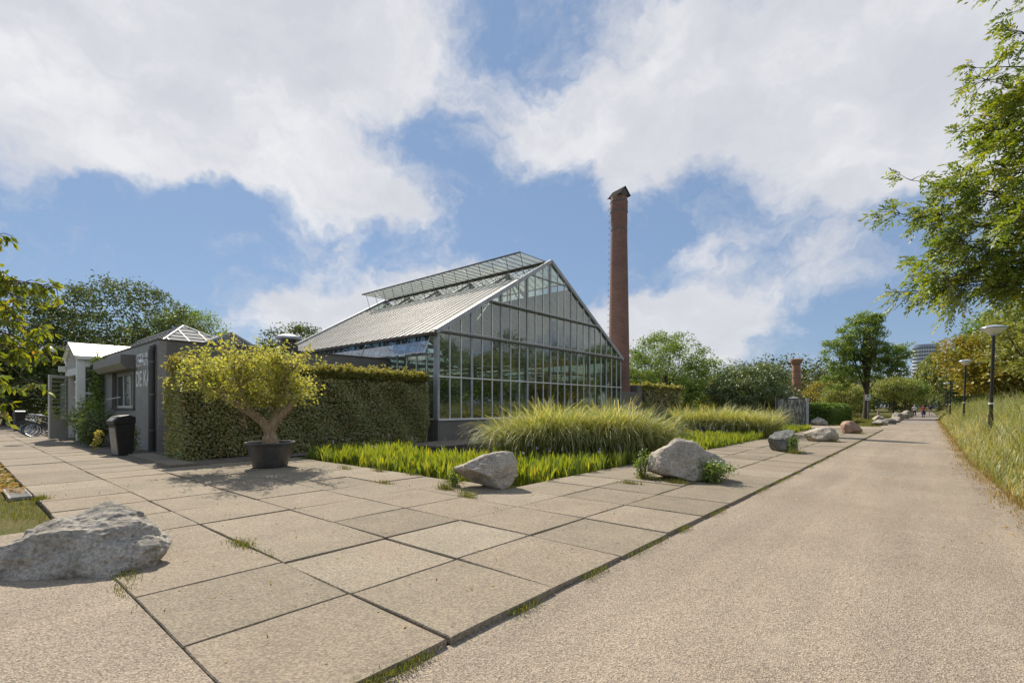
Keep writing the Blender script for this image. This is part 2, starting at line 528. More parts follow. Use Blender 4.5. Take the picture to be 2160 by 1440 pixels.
    simple('orange_glow_shade', (0.55, 0.20, 0.06), 0.6, 0, 0.1, 6)

    # panel stained by running water
    m, t, b = material('stained_panel')
    tc = t.n('ShaderNodeTexCoord')
    mp = t.n('ShaderNodeMapping')
    mp.inputs['Scale'].default_value = (7, 7, 1.7)
    t.l(tc.outputs['Object'], mp.inputs[0])
    n = t.noise(mp.outputs[0], 1.6, 6, 0.7, 0.3)
    t.l(t.ramp(n.outputs['Fac'], [(0.38, (0.04, 0.038, 0.034)), (0.47, (0.12, 0.118, 0.10)), (0.54, (0.30, 0.30, 0.26)), (0.66, (0.52, 0.52, 0.46))]), b.inputs['Base Color'])
    b.inputs['Roughness'].default_value = 0.5

    # whitewashed roof glass: diffuse and translucent
    m, t, b = material('whitewashed_glass')
    m.node_tree.nodes.remove(b)
    out = m.node_tree.nodes['Material Output']
    g = t.n('ShaderNodeNewGeometry')
    oi = t.n('ShaderNodeObjectInfo')
    n = t.noise(g.outputs['Position'], 1.3, 6, 0.65)
    c = t.mix(0.5, t.ramp(oi.outputs['Random'], [(0, (0.66, 0.65, 0.61)), (1, (0.80, 0.79, 0.75))]), t.ramp(n.outputs['Fac'], [(0.3, (0.36, 0.36, 0.35)), (0.7, (0.62, 0.62, 0.6))]), 'OVERLAY')
    df = t.n('ShaderNodeBsdfDiffuse')
    tr = t.n('ShaderNodeBsdfTranslucent')
    tr.inputs[0].default_value = (0.20, 0.24, 0.16, 1)
    tp = t.n('ShaderNodeBsdfTransparent')
    gl = t.n('ShaderNodeBsdfGlossy')
    gl.inputs['Roughness'].default_value = 0.18
    t.l(c, df.inputs[0])
    m1 = t.n('ShaderNodeMixShader')
    m1.inputs[0].default_value = 0.22
    t.l(df.outputs[0], m1.inputs[1])
    t.l(tr.outputs[0], m1.inputs[2])
    m2 = t.n('ShaderNodeMixShader')
    m2.inputs[0].default_value = 0.08
    t.l(m1.outputs[0], m2.inputs[1])
    t.l(tp.outputs[0], m2.inputs[2])
    m3 = t.n('ShaderNodeMixShader')
    m3.inputs[0].default_value = 0.07
    t.l(m2.outputs[0], m3.inputs[1])
    t.l(gl.outputs[0], m3.inputs[2])
    t.l(m3.outputs[0], out.inputs[0])

    simple('rooflight_glass', (0.36, 0.36, 0.345), 0.85, 0, 0.12, 1.5, spec=0.1)
    glassmat('glass', (0.74, 0.80, 0.74), 0.15, 0.02)
    glassmat('glass_clear', (0.93, 0.96, 0.94), 0.06, 0.24, (0.75, 0.78, 0.74))
    glassmat('glass_blue', (0.62, 0.74, 0.86), 0.26, 0.10, (0.45, 0.52, 0.6))

    # vegetation
    leafmat('leaf_hedge', [(0, (0.198, 0.253, 0.097)), (0.4, (0.326, 0.361, 0.135)), (0.75, (0.457, 0.444, 0.171)), (1, (0.544, 0.339, 0.183))], 0.42, 0.10, (1.3, 1.2, 0.45))
    leafmat('leaf_hedge_tip', [(0, (0.20, 0.22, 0.04)), (0.6, (0.32, 0.31, 0.075)), (1, (0.40, 0.33, 0.13))], 0.5, 0.06, (1.3, 1.2, 0.45))
    leafmat('leaf_box_hedge', [(0, (0.095, 0.174, 0.026)), (0.5, (0.148, 0.248, 0.036)), (1, (0.217, 0.298, 0.046))], 0.4, 0.05, (1.3, 1.2, 0.4))
    leafmat('leaf_pot_tree', [(0, (0.281, 0.334, 0.080)), (0.5, (0.422, 0.456, 0.130)), (0.85, (0.580, 0.544, 0.200)), (1, (0.632, 0.474, 0.320))], 0.55, 0.05, (1.35, 1.25, 0.45))
    leafmat('leaf_dark', [(0, (0.059, 0.086, 0.026)), (0.5, (0.100, 0.140, 0.036)), (1, (0.169, 0.189, 0.054))], 0.36, 0.07, (1.2, 1.2, 0.5))
    leafmat('leaf_mid', [(0, (0.099, 0.182, 0.032)), (0.5, (0.168, 0.268, 0.045)), (1, (0.299, 0.341, 0.068))], 0.42, 0.06, (1.3, 1.2, 0.45))
    leafmat('leaf_glossy', [(0, (0.072, 0.123, 0.026)), (0.5, (0.112, 0.167, 0.038)), (1, (0.207, 0.225, 0.065))], 0.3, 0.12, (1.3, 1.2, 0.45))
    leafmat('leaf_yellow', [(0, (0.13, 0.16, 0.025)), (0.45, (0.25, 0.24, 0.035)), (0.85, (0.38, 0.30, 0.045)), (1, (0.42, 0.23, 0.045))], 0.42, 0.05, (1.3, 1.15, 0.45))
    leafmat('leaf_willow', [(0, (0.149, 0.194, 0.045)), (0.5, (0.253, 0.289, 0.075)), (1, (0.372, 0.372, 0.127))], 0.42, 0.05, (1.25, 1.2, 0.5))
    leafmat('leaf_ash', [(0, (0.101, 0.174, 0.030)), (0.45, (0.193, 0.273, 0.043)), (0.85, (0.344, 0.383, 0.058)), (1, (0.566, 0.460, 0.064))], 0.5, 0.06, (1.35, 1.25, 0.4))
    leafmat('leaf_cherry', [(0, (0.115, 0.172, 0.014)), (0.5, (0.207, 0.265, 0.021)), (0.9, (0.310, 0.310, 0.025)), (1, (0.460, 0.230, 0.034))], 0.5, 0.06, (1.4, 1.3, 0.35))
    leafmat('leaf_far', [(0, (0.076, 0.106, 0.044)), (0.5, (0.117, 0.150, 0.062)), (1, (0.179, 0.188, 0.081))], 0.35, 0.03, (1.2, 1.15, 0.6))
    leafmat('reed_blade', [(0, (0.167, 0.230, 0.045)), (0.45, (0.333, 0.371, 0.102)), (0.75, (0.600, 0.549, 0.265)), (0.92, (0.750, 0.743, 0.531)), (1, (0.750, 0.477, 0.306))], 0.55, 0.08, (1.25, 1.15, 0.5))
    leafmat('pickerel_leaf', [(0, (0.123, 0.189, 0.019)), (0.5, (0.217, 0.284, 0.029)), (0.9, (0.339, 0.347, 0.047)), (1, (0.425, 0.315, 0.063))], 0.55, 0.06, (1.4, 1.3, 0.35))
    leafmat('bank_grass', [(0, (0.167, 0.220, 0.059)), (0.45, (0.318, 0.335, 0.113)), (0.75, (0.565, 0.473, 0.234)), (1, (0.630, 0.652, 0.430))], 0.5, 0.06, (1.25, 1.15, 0.5))
    leafmat('dry_grass', [(0, (0.15, 0.15, 0.035)), (0.45, (0.32, 0.24, 0.08)), (0.8, (0.46, 0.33, 0.13)), (1, (0.50, 0.27, 0.09))], 0.35, 0.03, (1.2, 1.1, 0.5))
    leafmat('lawn_blade', [(0, (0.091, 0.127, 0.022)), (0.6, (0.169, 0.182, 0.037)), (1, (0.327, 0.248, 0.077))], 0.4, 0.03, (1.25, 1.2, 0.45))
    leafmat('flower_blue', [(0, (0.30, 0.28, 0.50)), (1, (0.50, 0.48, 0.66))], 0.3, 0.02, (1, 1, 1))
    leafmat('leaf_yellow_bright', [(0, (0.45, 0.42, 0.06)), (1, (0.62, 0.55, 0.14))], 0.4, 0.05, (1.2, 1.1, 0.5))


make_materials()


# ------------------------------------------------------------------ mesh helpers
def link(o, parent=None):
    COL.objects.link(o)
    if parent is not None:
        o.parent = parent
    return o


def tag(o, label=None, cat=None, group=None, kind=None):
    if label:
        o['label'] = label
    if cat:
        o['category'] = cat
    if group:
        o['group'] = group
    if kind:
        o['kind'] = kind
    return o


def empty(name, loc, rz=0.0):
    o = bpy.data.objects.new(name, None)
    o.empty_display_size = 0.2
    o.location = loc
    o.rotation_euler = (0, 0, rz)
    return link(o)


class MB:
    def __init__(self):
        self.v = []
        self.f = []

    def add(self, vs, fs):
        k = len(self.v)
        self.v += [tuple(p) for p in vs]
        self.f += [tuple(i + k for i in f) for f in fs]
        return self

    def box(self, lo, hi):
        x0, y0, z0 = lo
        x1, y1, z1 = hi
        return self.add([(x0, y0, z0), (x1, y0, z0), (x1, y1, z0), (x0, y1, z0), (x0, y0, z1), (x1, y0, z1), (x1, y1, z1), (x0, y1, z1)],
                        [(3, 2, 1, 0), (4, 5, 6, 7), (0, 1, 5, 4), (1, 2, 6, 5), (2, 3, 7, 6), (3, 0, 4, 7)])

    def bar(self, p, q, w, h, up=(0, 0, 1)):
        p = Vector(p)
        q = Vector(q)
        d = (q - p).normalized()
        u = Vector(up)
        s = d.cross(u)
        if s.length < 1e-4:
            s = d.cross(Vector((1, 0, 0)))
        s.normalize()
        u = s.cross(d)
        vs = []
        for b in (p, q):
            for a, c in ((-1, -1), (1, -1), (1, 1), (-1, 1)):
                vs.append(b + s * (a * w / 2) + u * (c * h / 2))
        return self.add(vs, [(0, 1, 2, 3), (7, 6, 5, 4), (0, 4, 5, 1), (1, 5, 6, 2), (2, 6, 7, 3), (3, 7, 4, 0)])

    def tube(self, pts, rad, n=8, cap=True):
        pts = [Vector(p) for p in pts]
        if isinstance(rad, (int, float)):
            rad = [rad] * len(pts)
        k = len(self.v)
        prev = None
        for i, p in enumerate(pts):
            d = (pts[min(i + 1, len(pts) - 1)] - pts[max(i - 1, 0)]).normalized()
            if prev is None:
                a = d.orthogonal().normalized()
            else:
                a = (prev - d * prev.dot(d))
                if a.length < 1e-5:
                    a = d.orthogonal()
                a.normalize()
            prev = a
            b = d.cross(a)
            for j in range(n):
                t = 2 * math.pi * j / n
                self.v.append(tuple(p + (a * math.cos(t) + b * math.sin(t)) * rad[i]))
        for i in range(len(pts) - 1):
            for j in range(n):
                j2 = (j + 1) % n
                self.f.append((k + i * n + j, k + i * n + j2, k + (i + 1) * n + j2, k + (i + 1) * n + j))
        if cap:
            self.f.append(tuple(k + j for j in reversed(range(n))))
            self.f.append(tuple(k + (len(pts) - 1) * n + j for j in range(n)))
        return self

    def lathe(self, prof, n=24, c=(0, 0, 0)):
        k = len(self.v)
        for r, z in prof:
            for j in range(n):
                t = 2 * math.pi * j / n
                self.v.append((c[0] + r * math.cos(t), c[1] + r * math.sin(t), c[2] + z))
        for i in range(len(prof) - 1):
            for j in range(n):
                j2 = (j + 1) % n
                self.f.append((k + i * n + j, k + i * n + j2, k + (i + 1) * n + j2, k + (i + 1) * n + j))
        self.f.append(tuple(k + j for j in reversed(range(n))))
        self.f.append(tuple(k + (len(prof) - 1) * n + j for j in range(n)))
        return self

    def prism(self, poly, vec):
        """poly: list of 3d points, extruded by vec"""
        n = len(poly)
        vec = Vector(vec)
        a = [Vector(p) for p in poly]
        b = [p + vec for p in a]
        fs = [tuple(reversed(range(n))), tuple(range(n, 2 * n))]
        for i in range(n):
            j = (i + 1) % n
            fs.append((i, j, n + j, n + i))
        return self.add(a + b, fs)

    def torus(self, c, R0, r, axis=1, n=24, m=8):
        k = len(self.v)
        for i in range(n):
            t = 2 * math.pi * i / n
            for j in range(m):
                s = 2 * math.pi * j / m
                rr = R0 + r * math.cos(s)
                p = [rr * math.cos(t), r * math.sin(s), rr * math.sin(t)]
                if axis == 2:
                    p = [p[0], p[2], p[1]]
                self.v.append((c[0] + p[0], c[1] + p[1], c[2] + p[2]))
        for i in range(n):
            for j in range(m):
                i2, j2 = (i + 1) % n, (j + 1) % m
                self.f.append((k + i * m + j, k + i * m + j2, k + i2 * m + j2, k + i2 * m + j))
        return self

    def mesh(self, name, mat, smooth=False, fix=True):
        me = bpy.data.meshes.new(name)
        me.from_pydata(self.v, [], self.f)
        if fix:
            bm = bmesh.new()
            bm.from_mesh(me)
            bmesh.ops.recalc_face_normals(bm, faces=bm.faces)
            bm.to_mesh(me)
            bm.free()
        for m in (mat if isinstance(mat, (list, tuple)) else [mat]):
            me.materials.append(MATS[m])
        if smooth:
            me.polygons.foreach_set('use_smooth', [True] * len(me.polygons))
            try:
                me.set_sharp_from_angle(angle=R(38))
            except Exception:
                pass
        me.update()
        return me

    def build(self, name, mat, parent=None, loc=None, smooth=False, bevel=0.0):
        o = bpy.data.objects.new(name, self.mesh(name, mat, smooth))
        if loc is not None:
            o.location = loc
        link(o, parent)
        if bevel:
            md = o.modifiers.new('bevel', 'BEVEL')
            md.width = bevel
            md.segments = 2
            md.limit_method = 'ANGLE'
        return o


def struct(o):
    o['kind'] = 'structure'
    return o


def np_mesh(name, verts, quads, mat, var=None, smooth=False, tris=None):
    me = bpy.data.meshes.new(name)
    verts = np.asarray(verts, dtype=np.float32)
    me.vertices.add(len(verts))
    me.vertices.foreach_set('co', verts.ravel())
    quads = np.asarray(quads, dtype=np.int32)
    k = quads.shape[1]
    me.loops.add(quads.size)
    me.loops.foreach_set('vertex_index', quads.ravel())
    me.polygons.add(len(quads))
    me.polygons.foreach_set('loop_start', np.arange(0, quads.size, k, dtype=np.int32))
    me.materials.append(MATS[mat])
    if smooth:
        me.polygons.foreach_set('use_smooth', np.ones(len(quads), dtype=bool))
    me.update(calc_edges=True)
    if var is not None:
        a = me.attributes.new('var', 'FLOAT', 'POINT')
        a.data.foreach_set('value', np.asarray(var, dtype=np.float32))
    return me


def unit(a):
    return a / np.maximum(np.linalg.norm(a, axis=-1, keepdims=True), 1e-9)


def leaf_arrays(c, d, nrm, L, W, var, fold=0.12):
    """kite-shaped folded leaves: four vertices each"""
    c = np.asarray(c)
    d = unit(d)
    s = unit(np.cross(d, nrm))
    up = np.cross(s, d)
    L = np.asarray(L).reshape(-1, 1)
    W = np.asarray(W).reshape(-1, 1)
    v = np.empty((len(c), 4, 3))
    v[:, 0] = c
    v[:, 1] = c + d * L * 0.45 + s * W * 0.5 + up * L * fold
    v[:, 2] = c + d * L
    v[:, 3] = c + d * L * 0.45 - s * W * 0.5 + up * L * fold
    q = np.arange(len(c) * 4).reshape(-1, 4)
    return v.reshape(-1, 3), q, np.repeat(var, 4)


def leaves(name, mat, c, L, W, parent=None, g=None, up=0.6, droop=0.0, var=None, wind=None, out=None):
    g = g or rng
    n = len(c)
    d = g.normal(size=(n, 3))
    d[:, 2] = d[:, 2] * 0.6 - droop
    if wind is not None:
        d += np.asarray(wind)
    nr = g.normal(size=(n, 3))
    nr[:, 2] += up * 2
    if out is not None:
        nr += out * 1.6
    Ls = L * g.uniform(0.65, 1.3, n)
    Ws = W * g.uniform(0.7, 1.25, n)
    if var is None:
        var = g.uniform(0, 1, n)
    v, q, va = leaf_arrays(c, d, nr, Ls, Ws, var)
    me = np_mesh(name, v, q, mat, va)
    o = bpy.data.objects.new(name, me)
    return link(o, parent)


def ribbons(name, mat, base, az, length, bend, width, segs=4, parent=None, var=None, prof=None, g=None, twist=0.3):
    """arching blades. base (n,3); az: lean direction; bend: 0 upright .. 1 arching over"""
    g = g or rng
    n = len(base)
    h = np.stack([np.cos(az), np.sin(az), np.zeros(n)], 1)
    ta = az + np.pi / 2 + g.normal(0, twist * 2, n)
    side = np.stack([np.cos(ta), np.sin(ta), np.zeros(n)], 1)
    V = np.empty((n, segs + 1, 2, 3))
    for s in range(segs + 1):
        u = s / segs
        th = bend * 1.9 * u ** 1.6
        # integrate a bending rod
        if s == 0:
            p = base.copy()
        else:
            um = (s - 0.5) / segs
            th = bend * 1.9 * um ** 1.5
            p = p + (h * np.sin(th)[:, None] + np.array([0, 0, 1.0]) * np.cos(th)[:, None]) * (length / segs)[:, None]
        w = width * (prof(u) if prof else (1 - u ** 1.8 * 0.93))
        w = np.broadcast_to(np.asarray(w), (n,))
        V[:, s, 0] = p - side * w[:, None] / 2
        V[:, s, 1] = p + side * w[:, None] / 2
    idx = np.arange(n * (segs + 1) * 2).reshape(n, segs + 1, 2)
    q = np.stack([idx[:, :-1, 0], idx[:, :-1, 1], idx[:, 1:, 1], idx[:, 1:, 0]], -1).reshape(-1, 4)
    if var is None:
        var = g.uniform(0, 1, n)
    va = np.repeat(var, (segs + 1) * 2)
    me = np_mesh(name, V.reshape(-1, 3), q, mat, va)
    return link(bpy.data.objects.new(name, me), parent)


def copy_tree(o, parent=None):
    c = o.copy()
    COL.objects.link(c)
    c.parent = parent
    for ch in list(o.children):
        copy_tree(ch, c)
    return c


def sheet(name, poly, z, mat, parent=None):
    me = bpy.data.meshes.new(name)
    me.from_pydata([(x, y, z) for x, y in poly], [], [tuple(range(len(poly)))])
    me.materials.append(MATS[mat])
    return link(bpy.data.objects.new(name, me), parent)


# ------------------------------------------------------------------ ground, roads, pond
PX0, PX1, PY0, PY1 = -14.1, -5.85, 6.86, 36.5      # pond basin


def build_ground():
    xs = [-1500, PX0, PX1, 1500]
    ys = [-600, PY0, PY1, 2200]
    vs = [(x, y, -0.06) for y in ys for x in xs]
    fs = []
    for j in range(3):
        for i in range(3):
            if i == 1 and j == 1:
                continue
            a = j * 4 + i
            fs.append((a, a + 1, a + 5, a + 4))
    me = bpy.data.meshes.new('ground')
    me.from_pydata(vs, [], fs)
    me.materials.append(MATS['grass_soil'])
    struct(link(bpy.data.objects.new('ground', me)))

    struct(sheet('road', [(-2.36, -12), (3.2, -12), (2.3, 0), (1.35, 7), (1.02, 11), (0.80, 18), (0.78, 30), (0.78, 53.5), (-2.9, 53.5), (-2.9, 46), (-14, 46.5), (-14, 40.5), (-2.36, 40.2)], -0.030, 'asphalt'))
    struct(sheet('forecourt', [(-8.2, -12), (-2.355, -12), (-2.355, 0.952), (-8.2, 0.952)], 0.002, 'asphalt'))
    struct(sheet('brick_road', [(-2.9, 53.5), (0.78, 53.5), (0.75, 120), (0.3, 190), (-3.2, 190), (-2.9, 120)], -0.030, 'clinker_road'))
    struct(sheet('gravel_bed', [(-33, 3.25), (-14.4, 3.25), (-14.4, 6.8), (-14.9, 6.8), (-14.9, 14), (-33, 14)], -0.034, 'gravel'))
    struct(sheet('paving_bed', [(-40, 0.955), (-2.345, 0.955), (-2.345, 40.3), (-5.84, 40.3), (-5.84, 6.8), (-14.6, 6.8), (-14.6, 3.3), (-40, 3.3)], -0.030, 'joint_soil'))
    struct(sheet('cycle_yard', [(-60, 0.9), (-40, 0.9), (-33, 3.3), (-33, 4.4), (-60, 5.5)], -0.028, 'gravel'))
    # pond basin with concrete sides
    mb = MB()
    for a, b in (((PX0, PY0), (PX1, PY0)), ((PX1, PY0), (PX1, PY1)), ((PX1, PY1), (PX0, PY1)), ((PX0, PY1), (PX0, PY0))):
        mb.add([(a[0], a[1], -0.8), (b[0], b[1], -0.8), (b[0], b[1], -0.03), (a[0], a[1], -0.03)], [(0, 1, 2, 3)])
    mb.add([(PX0, PY0, -0.8), (PX1, PY0, -0.8), (PX1, PY1, -0.8), (PX0, PY1, -0.8)], [(0, 1, 2, 3)])
    struct(mb.build('pond_basin', 'charcoal_paint'))
    struct(sheet('water', [(PX0, PY0), (PX1, PY0), (PX1, PY1), (PX0, PY1)], -0.17, 'pond_water'))
    # bank on the right of the road
    nx, ny = 40, 90
    X = 0.7 + (np.linspace(0, 1, nx) ** 1.6) * 60
    Y = np.linspace(-14, 200, ny)
    gx, gy = np.meshgrid(X, Y)
    edge = road_edge(gy)
    xx = gx + (edge - 0.7)
    zz = bank_z(xx, gy)
    vs = np.stack([xx, gy, zz], -1).reshape(-1, 3)
    idx = np.arange(nx * ny).reshape(ny, nx)
    q = np.stack([idx[:-1, :-1], idx[:-1, 1:], idx[1:, 1:], idx[1:, :-1]], -1).reshape(-1, 4)
    struct(link(bpy.data.objects.new('bank', np_mesh('bank', vs, q, 'grass_soil', smooth=True))))


def road_edge(y):
    y = np.asarray(y, dtype=float)
    return np.interp(y, [-14, 0, 7, 11, 18, 30, 200], [3.2, 2.2, 1.35, 1.03, 0.78, 0.76, 0.74])


def bank_z(x, y):
    d = np.maximum(np.asarray(x) - road_edge(y), 0)
    return -0.035 + 0.62 * (1 - np.exp(-d / 2.4)) + 0.035 * np.minimum(d, 12) + 0.04 * np.sin(y * 1.3) * np.minimum(d, 1)


build_ground()

# ------------------------------------------------------------------ slab paving
SX, SY = 1.172, 1.150


def slab_mesh(sx, sy, seed):
    """one slab with chamfered, slightly chipped edges"""
    g = random.Random(seed)
    gap = 0.0115
    hx, hy = sx / 2 - gap, sy / 2 - gap
    pts = []
    N = 5
    for k in range(4):
        a = [(-hx, -hy), (hx, -hy), (hx, hy), (-hx, hy)][k]
        b = [(hx, -hy), (hx, hy), (-hx, hy), (-hx, -hy)][k]
        for i in range(N):
            t = i / N
            pts.append((a[0] + (b[0] - a[0]) * t + g.uniform(-.004, .004), a[1] + (b[1] - a[1]) * t + g.uniform(-.004, .004)))
    n = len(pts)
    vs = [(x, y, -0.10) for x, y in pts] + [(x, y, -0.010) for x, y in pts] + [(x * (1 - 0.009), y * (1 - 0.009), 0.0) for x, y in pts]
    fs = []
    for r in range(2):
        for i in range(n):
            j = (i + 1) % n
            fs.append((r * n + i, r * n + j, (r + 1) * n + j, (r + 1) * n + i))
    fs.append(tuple(range(2 * n, 3 * n)))
    me = bpy.data.meshes.new('slab')
    me.from_pydata(vs, [], fs)
    me.materials.append(MATS['slab_concrete'])
    return me


def build_slabs():
    pav = struct(empty('paving', (0, 0, 0)))
    kinds = [slab_mesh(SX, SY, i) for i in range(5)]
    g = random.Random(3)

    def put(cx, cy, me=None):
        o = bpy.data.objects.new('slab', me or g.choice(kinds))
        o.location = (cx + g.uniform(-.006, .006), cy + g.uniform(-.006, .006), 0.012 + g.uniform(-.006, .006))
        o.rotation_euler = (R(g.uniform(-.35, .35)), R(g.uniform(-.35, .35)), R(g.uniform(-.4, .4)))
        link(o, pav)
    x0, y0 = -2.33, 0.95
    for j in range(5):
        cy = y0 + (j + .5) * SY
        for i in range(30):
            cx = x0 - (i + .5) * SX
            if j >= 2 and cx < -14.2:
                continue
            put(cx, cy)
    for j in range(5, 34):
        cy = y0 + (j + .5) * SY
        for i in range(3):
            put(x0 - (i + .5) * SX, cy)
    wide = slab_mesh(2.02, 1.5, 9)
    for j in range(13):
        put(-15.15, 12.8 + j * 1.5, wide)
    strip = slab_mesh(1.5, 0.6, 11)
    for i in range(3):
        put(-18.3 + i * 1.5, 4.0, strip)


build_slabs()

# a drainage strip across the lawn on the left
mb = MB()
for i in range(16):
    mb.box((-12.8 + i * 0.085, 0.70, -0.05), (-12.76 + i * 0.085, 0.93, 0.0))
mb.box((-12.85, 0.67, -0.05), (-11.4, 0.70, 0.004)).box((-12.85, 0.93, -0.05), (-11.4, 0.95, 0.004))
tag(mb.build('drain_grate', 'concrete'), 'slotted concrete drain grate in the grass at the edge of the slab path', 'drain')


# ------------------------------------------------------------------ greenhouse
GX, GB, GY0, GY1, ZE, ZR = -16.2, -32.0, 13.9, 30.4, 4.79, 9.58
YM = (GY0 + GY1) / 2
SL = (ZR - ZE) / (YM - GY0)


def rz(y):
    return ZR - SL * abs(y - YM)


def poly_pane(name, poly, thick, mat, parent, jit=0.0):
    """flat pane given by 3d outline; origin at its centre"""
    c = sum((Vector(p) for p in poly), Vector()) / len(poly)
    e1 = (Vector(poly[1]) - Vector(poly[0]))
    nn = e1.cross(Vector(poly[2]) - Vector(poly[0])).normalized()
    mb = MB().prism([Vector(p) - c - nn * thick / 2 for p in poly], nn * thick)
    o = mb.build(name, mat, parent, c)
    if jit:
        o.rotation_euler = (R(random.uniform(-jit, jit)), R(random.uniform(-jit, jit)), R(random.uniform(-jit, jit)))
    return o


def build_greenhouse():
    gh = empty('greenhouse', (GX, GY0, 0))
    tag(gh, 'large glass greenhouse with tall glazed gable, whitewashed pitched roof and raised ridge vents', 'greenhouse')
    gh.location = (0, 0, 0)
    # brick plinth all round
    mb = MB()
    mb.box((GX - 0.25, GY0, -0.1), (GX + 0.02, GY1, 0.90))
    mb.box((GB, GY0 - 0.02, -0.1), (GX - 0.25, GY0 + 0.25, 0.90))
    mb.box((GB, GY1 - 0.25, -0.1), (GX - 0.25, GY1 + 0.02, 0.90))
    mb.box((GB - 0.02, GY0 + 0.25, -0.1), (GB + 0.25, GY1 - 0.25, 0.90))
    mb.build('plinth', 'grey_brick', gh)
    n = 24
    p = (GY1 - GY0) / n
    rows = [(0.97, 2.77), (2.84, 4.70), (4.88, 6.50), (6.66, 8.50), (8.56, 9.7)]
    # gable panes (front) and the same on the back gable
    for gx, jit, back in ((GX, 0.30, False), (GB, 0.0, True)):
        for i in range(n):
            ya, yb = GY0 + i * p + 0.022, GY0 + (i + 1) * p - 0.022
            for z0, z1 in rows:
                ta, tb = rz(ya) - 0.10, rz(yb) - 0.10
                pts = [(ya, z0), (yb, z0), (yb, z1), (ya, z1)]
                out = []
                for k in range(4):
                    (y1, q1), (y2, q2) = pts[k], pts[(k + 1) % 4]
                    d1, d2 = rz(y1) - 0.10 - q1, rz(y2) - 0.10 - q2
                    if d1 >= 0:
                        out.append((y1, q1))
                    if (d1 >= 0) != (d2 >= 0):
                        t = d1 / (d1 - d2)
                        out.append((y1 + (y2 - y1) * t, q1 + (q2 - q1) * t))
                if len(out) < 3:
                    continue
                area = abs(sum(out[k][0] * out[(k + 1) % len(out)][1] - out[(k + 1) % len(out)][0] * out[k][1] for k in range(len(out)))) / 2
                if area < 0.02:
                    continue
                poly_pane('gable_pane', [(gx, y, z) for y, z in out], 0.006, 'glass', gh, jit)
        # mullions and columns
        for i in range(1, n):
            y = GY0 + i * p
            top = rz(y) - 0.06
            if i % 3 == 0:
                MB().box((-0.14, -0.065, 0), (0.03, 0.065, top - 0.92)).build('column', 'galvanised', gh, (gx, y, 0.92))
            elif not back:
                MB().box((-0.03, -0.022, 0), (0.04, 0.022, top - 0.93)).build('mullion', 'aluminium', gh, (gx, y, 0.93))
        # rails
        for z, h, w, nm, m in ((0.93, 0.08, 0.10, 'sill_rail', 'aluminium'), (2.805, 0.055, 0.088, 'glazing_rail', 'aluminium'), (4.79, 0.15, 0.15, 'tie_beam', 'galvanised'), (6.58, 0.13, 0.14, 'tie_beam', 'galvanised'), (8.53, 0.05, 0.088, 'glazing_rail', 'galvanised')):
            half = min(YM - GY0, (ZR - 0.03 - z - h / 2) / SL)
            MB().box((-0.03, -half + 0.001, -h / 2), (w - 0.03, half - 0.001, h / 2)).build(nm, m, gh, (gx, YM, z))
            if z in (4.79, 6.58):
                MB().box((0, -half + 0.03, -0.02), (0.05, half - 0.03, 0.02)).build('water_bar', 'dark_steel', gh, (gx + w - 0.03, YM, z - h / 2 + 0.035))
                MB().box((0, -half + 0.03, -0.012), (0.03, half - 0.03, 0.012)).build('trim', 'aluminium', gh, (gx + w - 0.03, YM, z + h / 2 - 0.02))
        # verges
        for s in (-1, 1):
            ye = YM + s * (YM - GY0 + 0.14)
            a, b = (gx + 0.03, ye, rz(ye) + 0.02), (gx + 0.03, YM, ZR + 0.05)
            MB().bar(a, b, 0.17, 0.20).build('verge', 'galvanised', gh)
            if not back:
                MB().bar((gx + 0.118, a[1], a[2] + 0.04), (gx + 0.118, b[1], b[2] + 0.04), 0.012, 0.13).build('verge_trim', 'galvanised', gh)
    # corner columns
    for x, y in ((GX, GY0), (GX, GY1), (GB, GY0), (GB, GY1)):
        sx = -1 if x == GX else 1
        sy = 1 if y == GY0 else -1
        MB().box((min(0, sx * 0.30), min(0, sy * 0.14), 0), (max(0, sx * 0.30), max(0, sy * 0.14), 3.80)).build('corner_column', 'galvanised', gh, (x + 0.015 * -sx, y - 0.015 * sy, 0.92), bevel=0.02)
    # side walls: near side visible past the wing, far side plain
    for y, sgn in ((GY0, -1), (GY1, 1)):
        k = 22
        dx = (GX - GB) / k
        for i in range(k):
            xa, xb = GX - i * dx - 0.02, GX - (i + 1) * dx + 0.02
            if i == 0:
                xa -= 0.28
            for z0, z1 in ((0.97, 2.77), (2.84, 3.78)):
                poly_pane('side_pane', [(xa, y, z0), (xb, y, z0), (xb, y, z1), (xa, y, z1)], 0.006, 'glass', gh)
            if sgn > 0:
                poly_pane('side_pane', [(xa, y, 3.84), (xb, y, 3.84), (xb, y, 4.68), (xa, y, 4.68)], 0.006, 'glass', gh)
            if i:
                MB().box((-0.02, -0.04, 0), (0.02, 0.04, 3.78)).build('side_mullion', 'aluminium', gh, (GX - i * dx, y, 0.93))
        MB().box((GB + 0.3, -0.045, -0.027), (GX - 0.3, 0.045, 0.027)).build('side_rail', 'aluminium', gh, (0, y, 2.805))
        MB().box((GB + 0.3, -0.055, -0.03), (GX - 0.3, 0.055, 0.03)).build('side_rail', 'galvanised', gh, (0, y, 3.81))
        MB().box((GB + 0.3, -0.06, -0.05), (GX - 0.3, 0.06, 0.05)).build('eave_beam', 'galvanised', gh, (0, y, 4.70))
    # awning vents under the near eave, swung outwards
    nv = 3
    vw = (GX - 0.34 - GB - 0.3) / nv
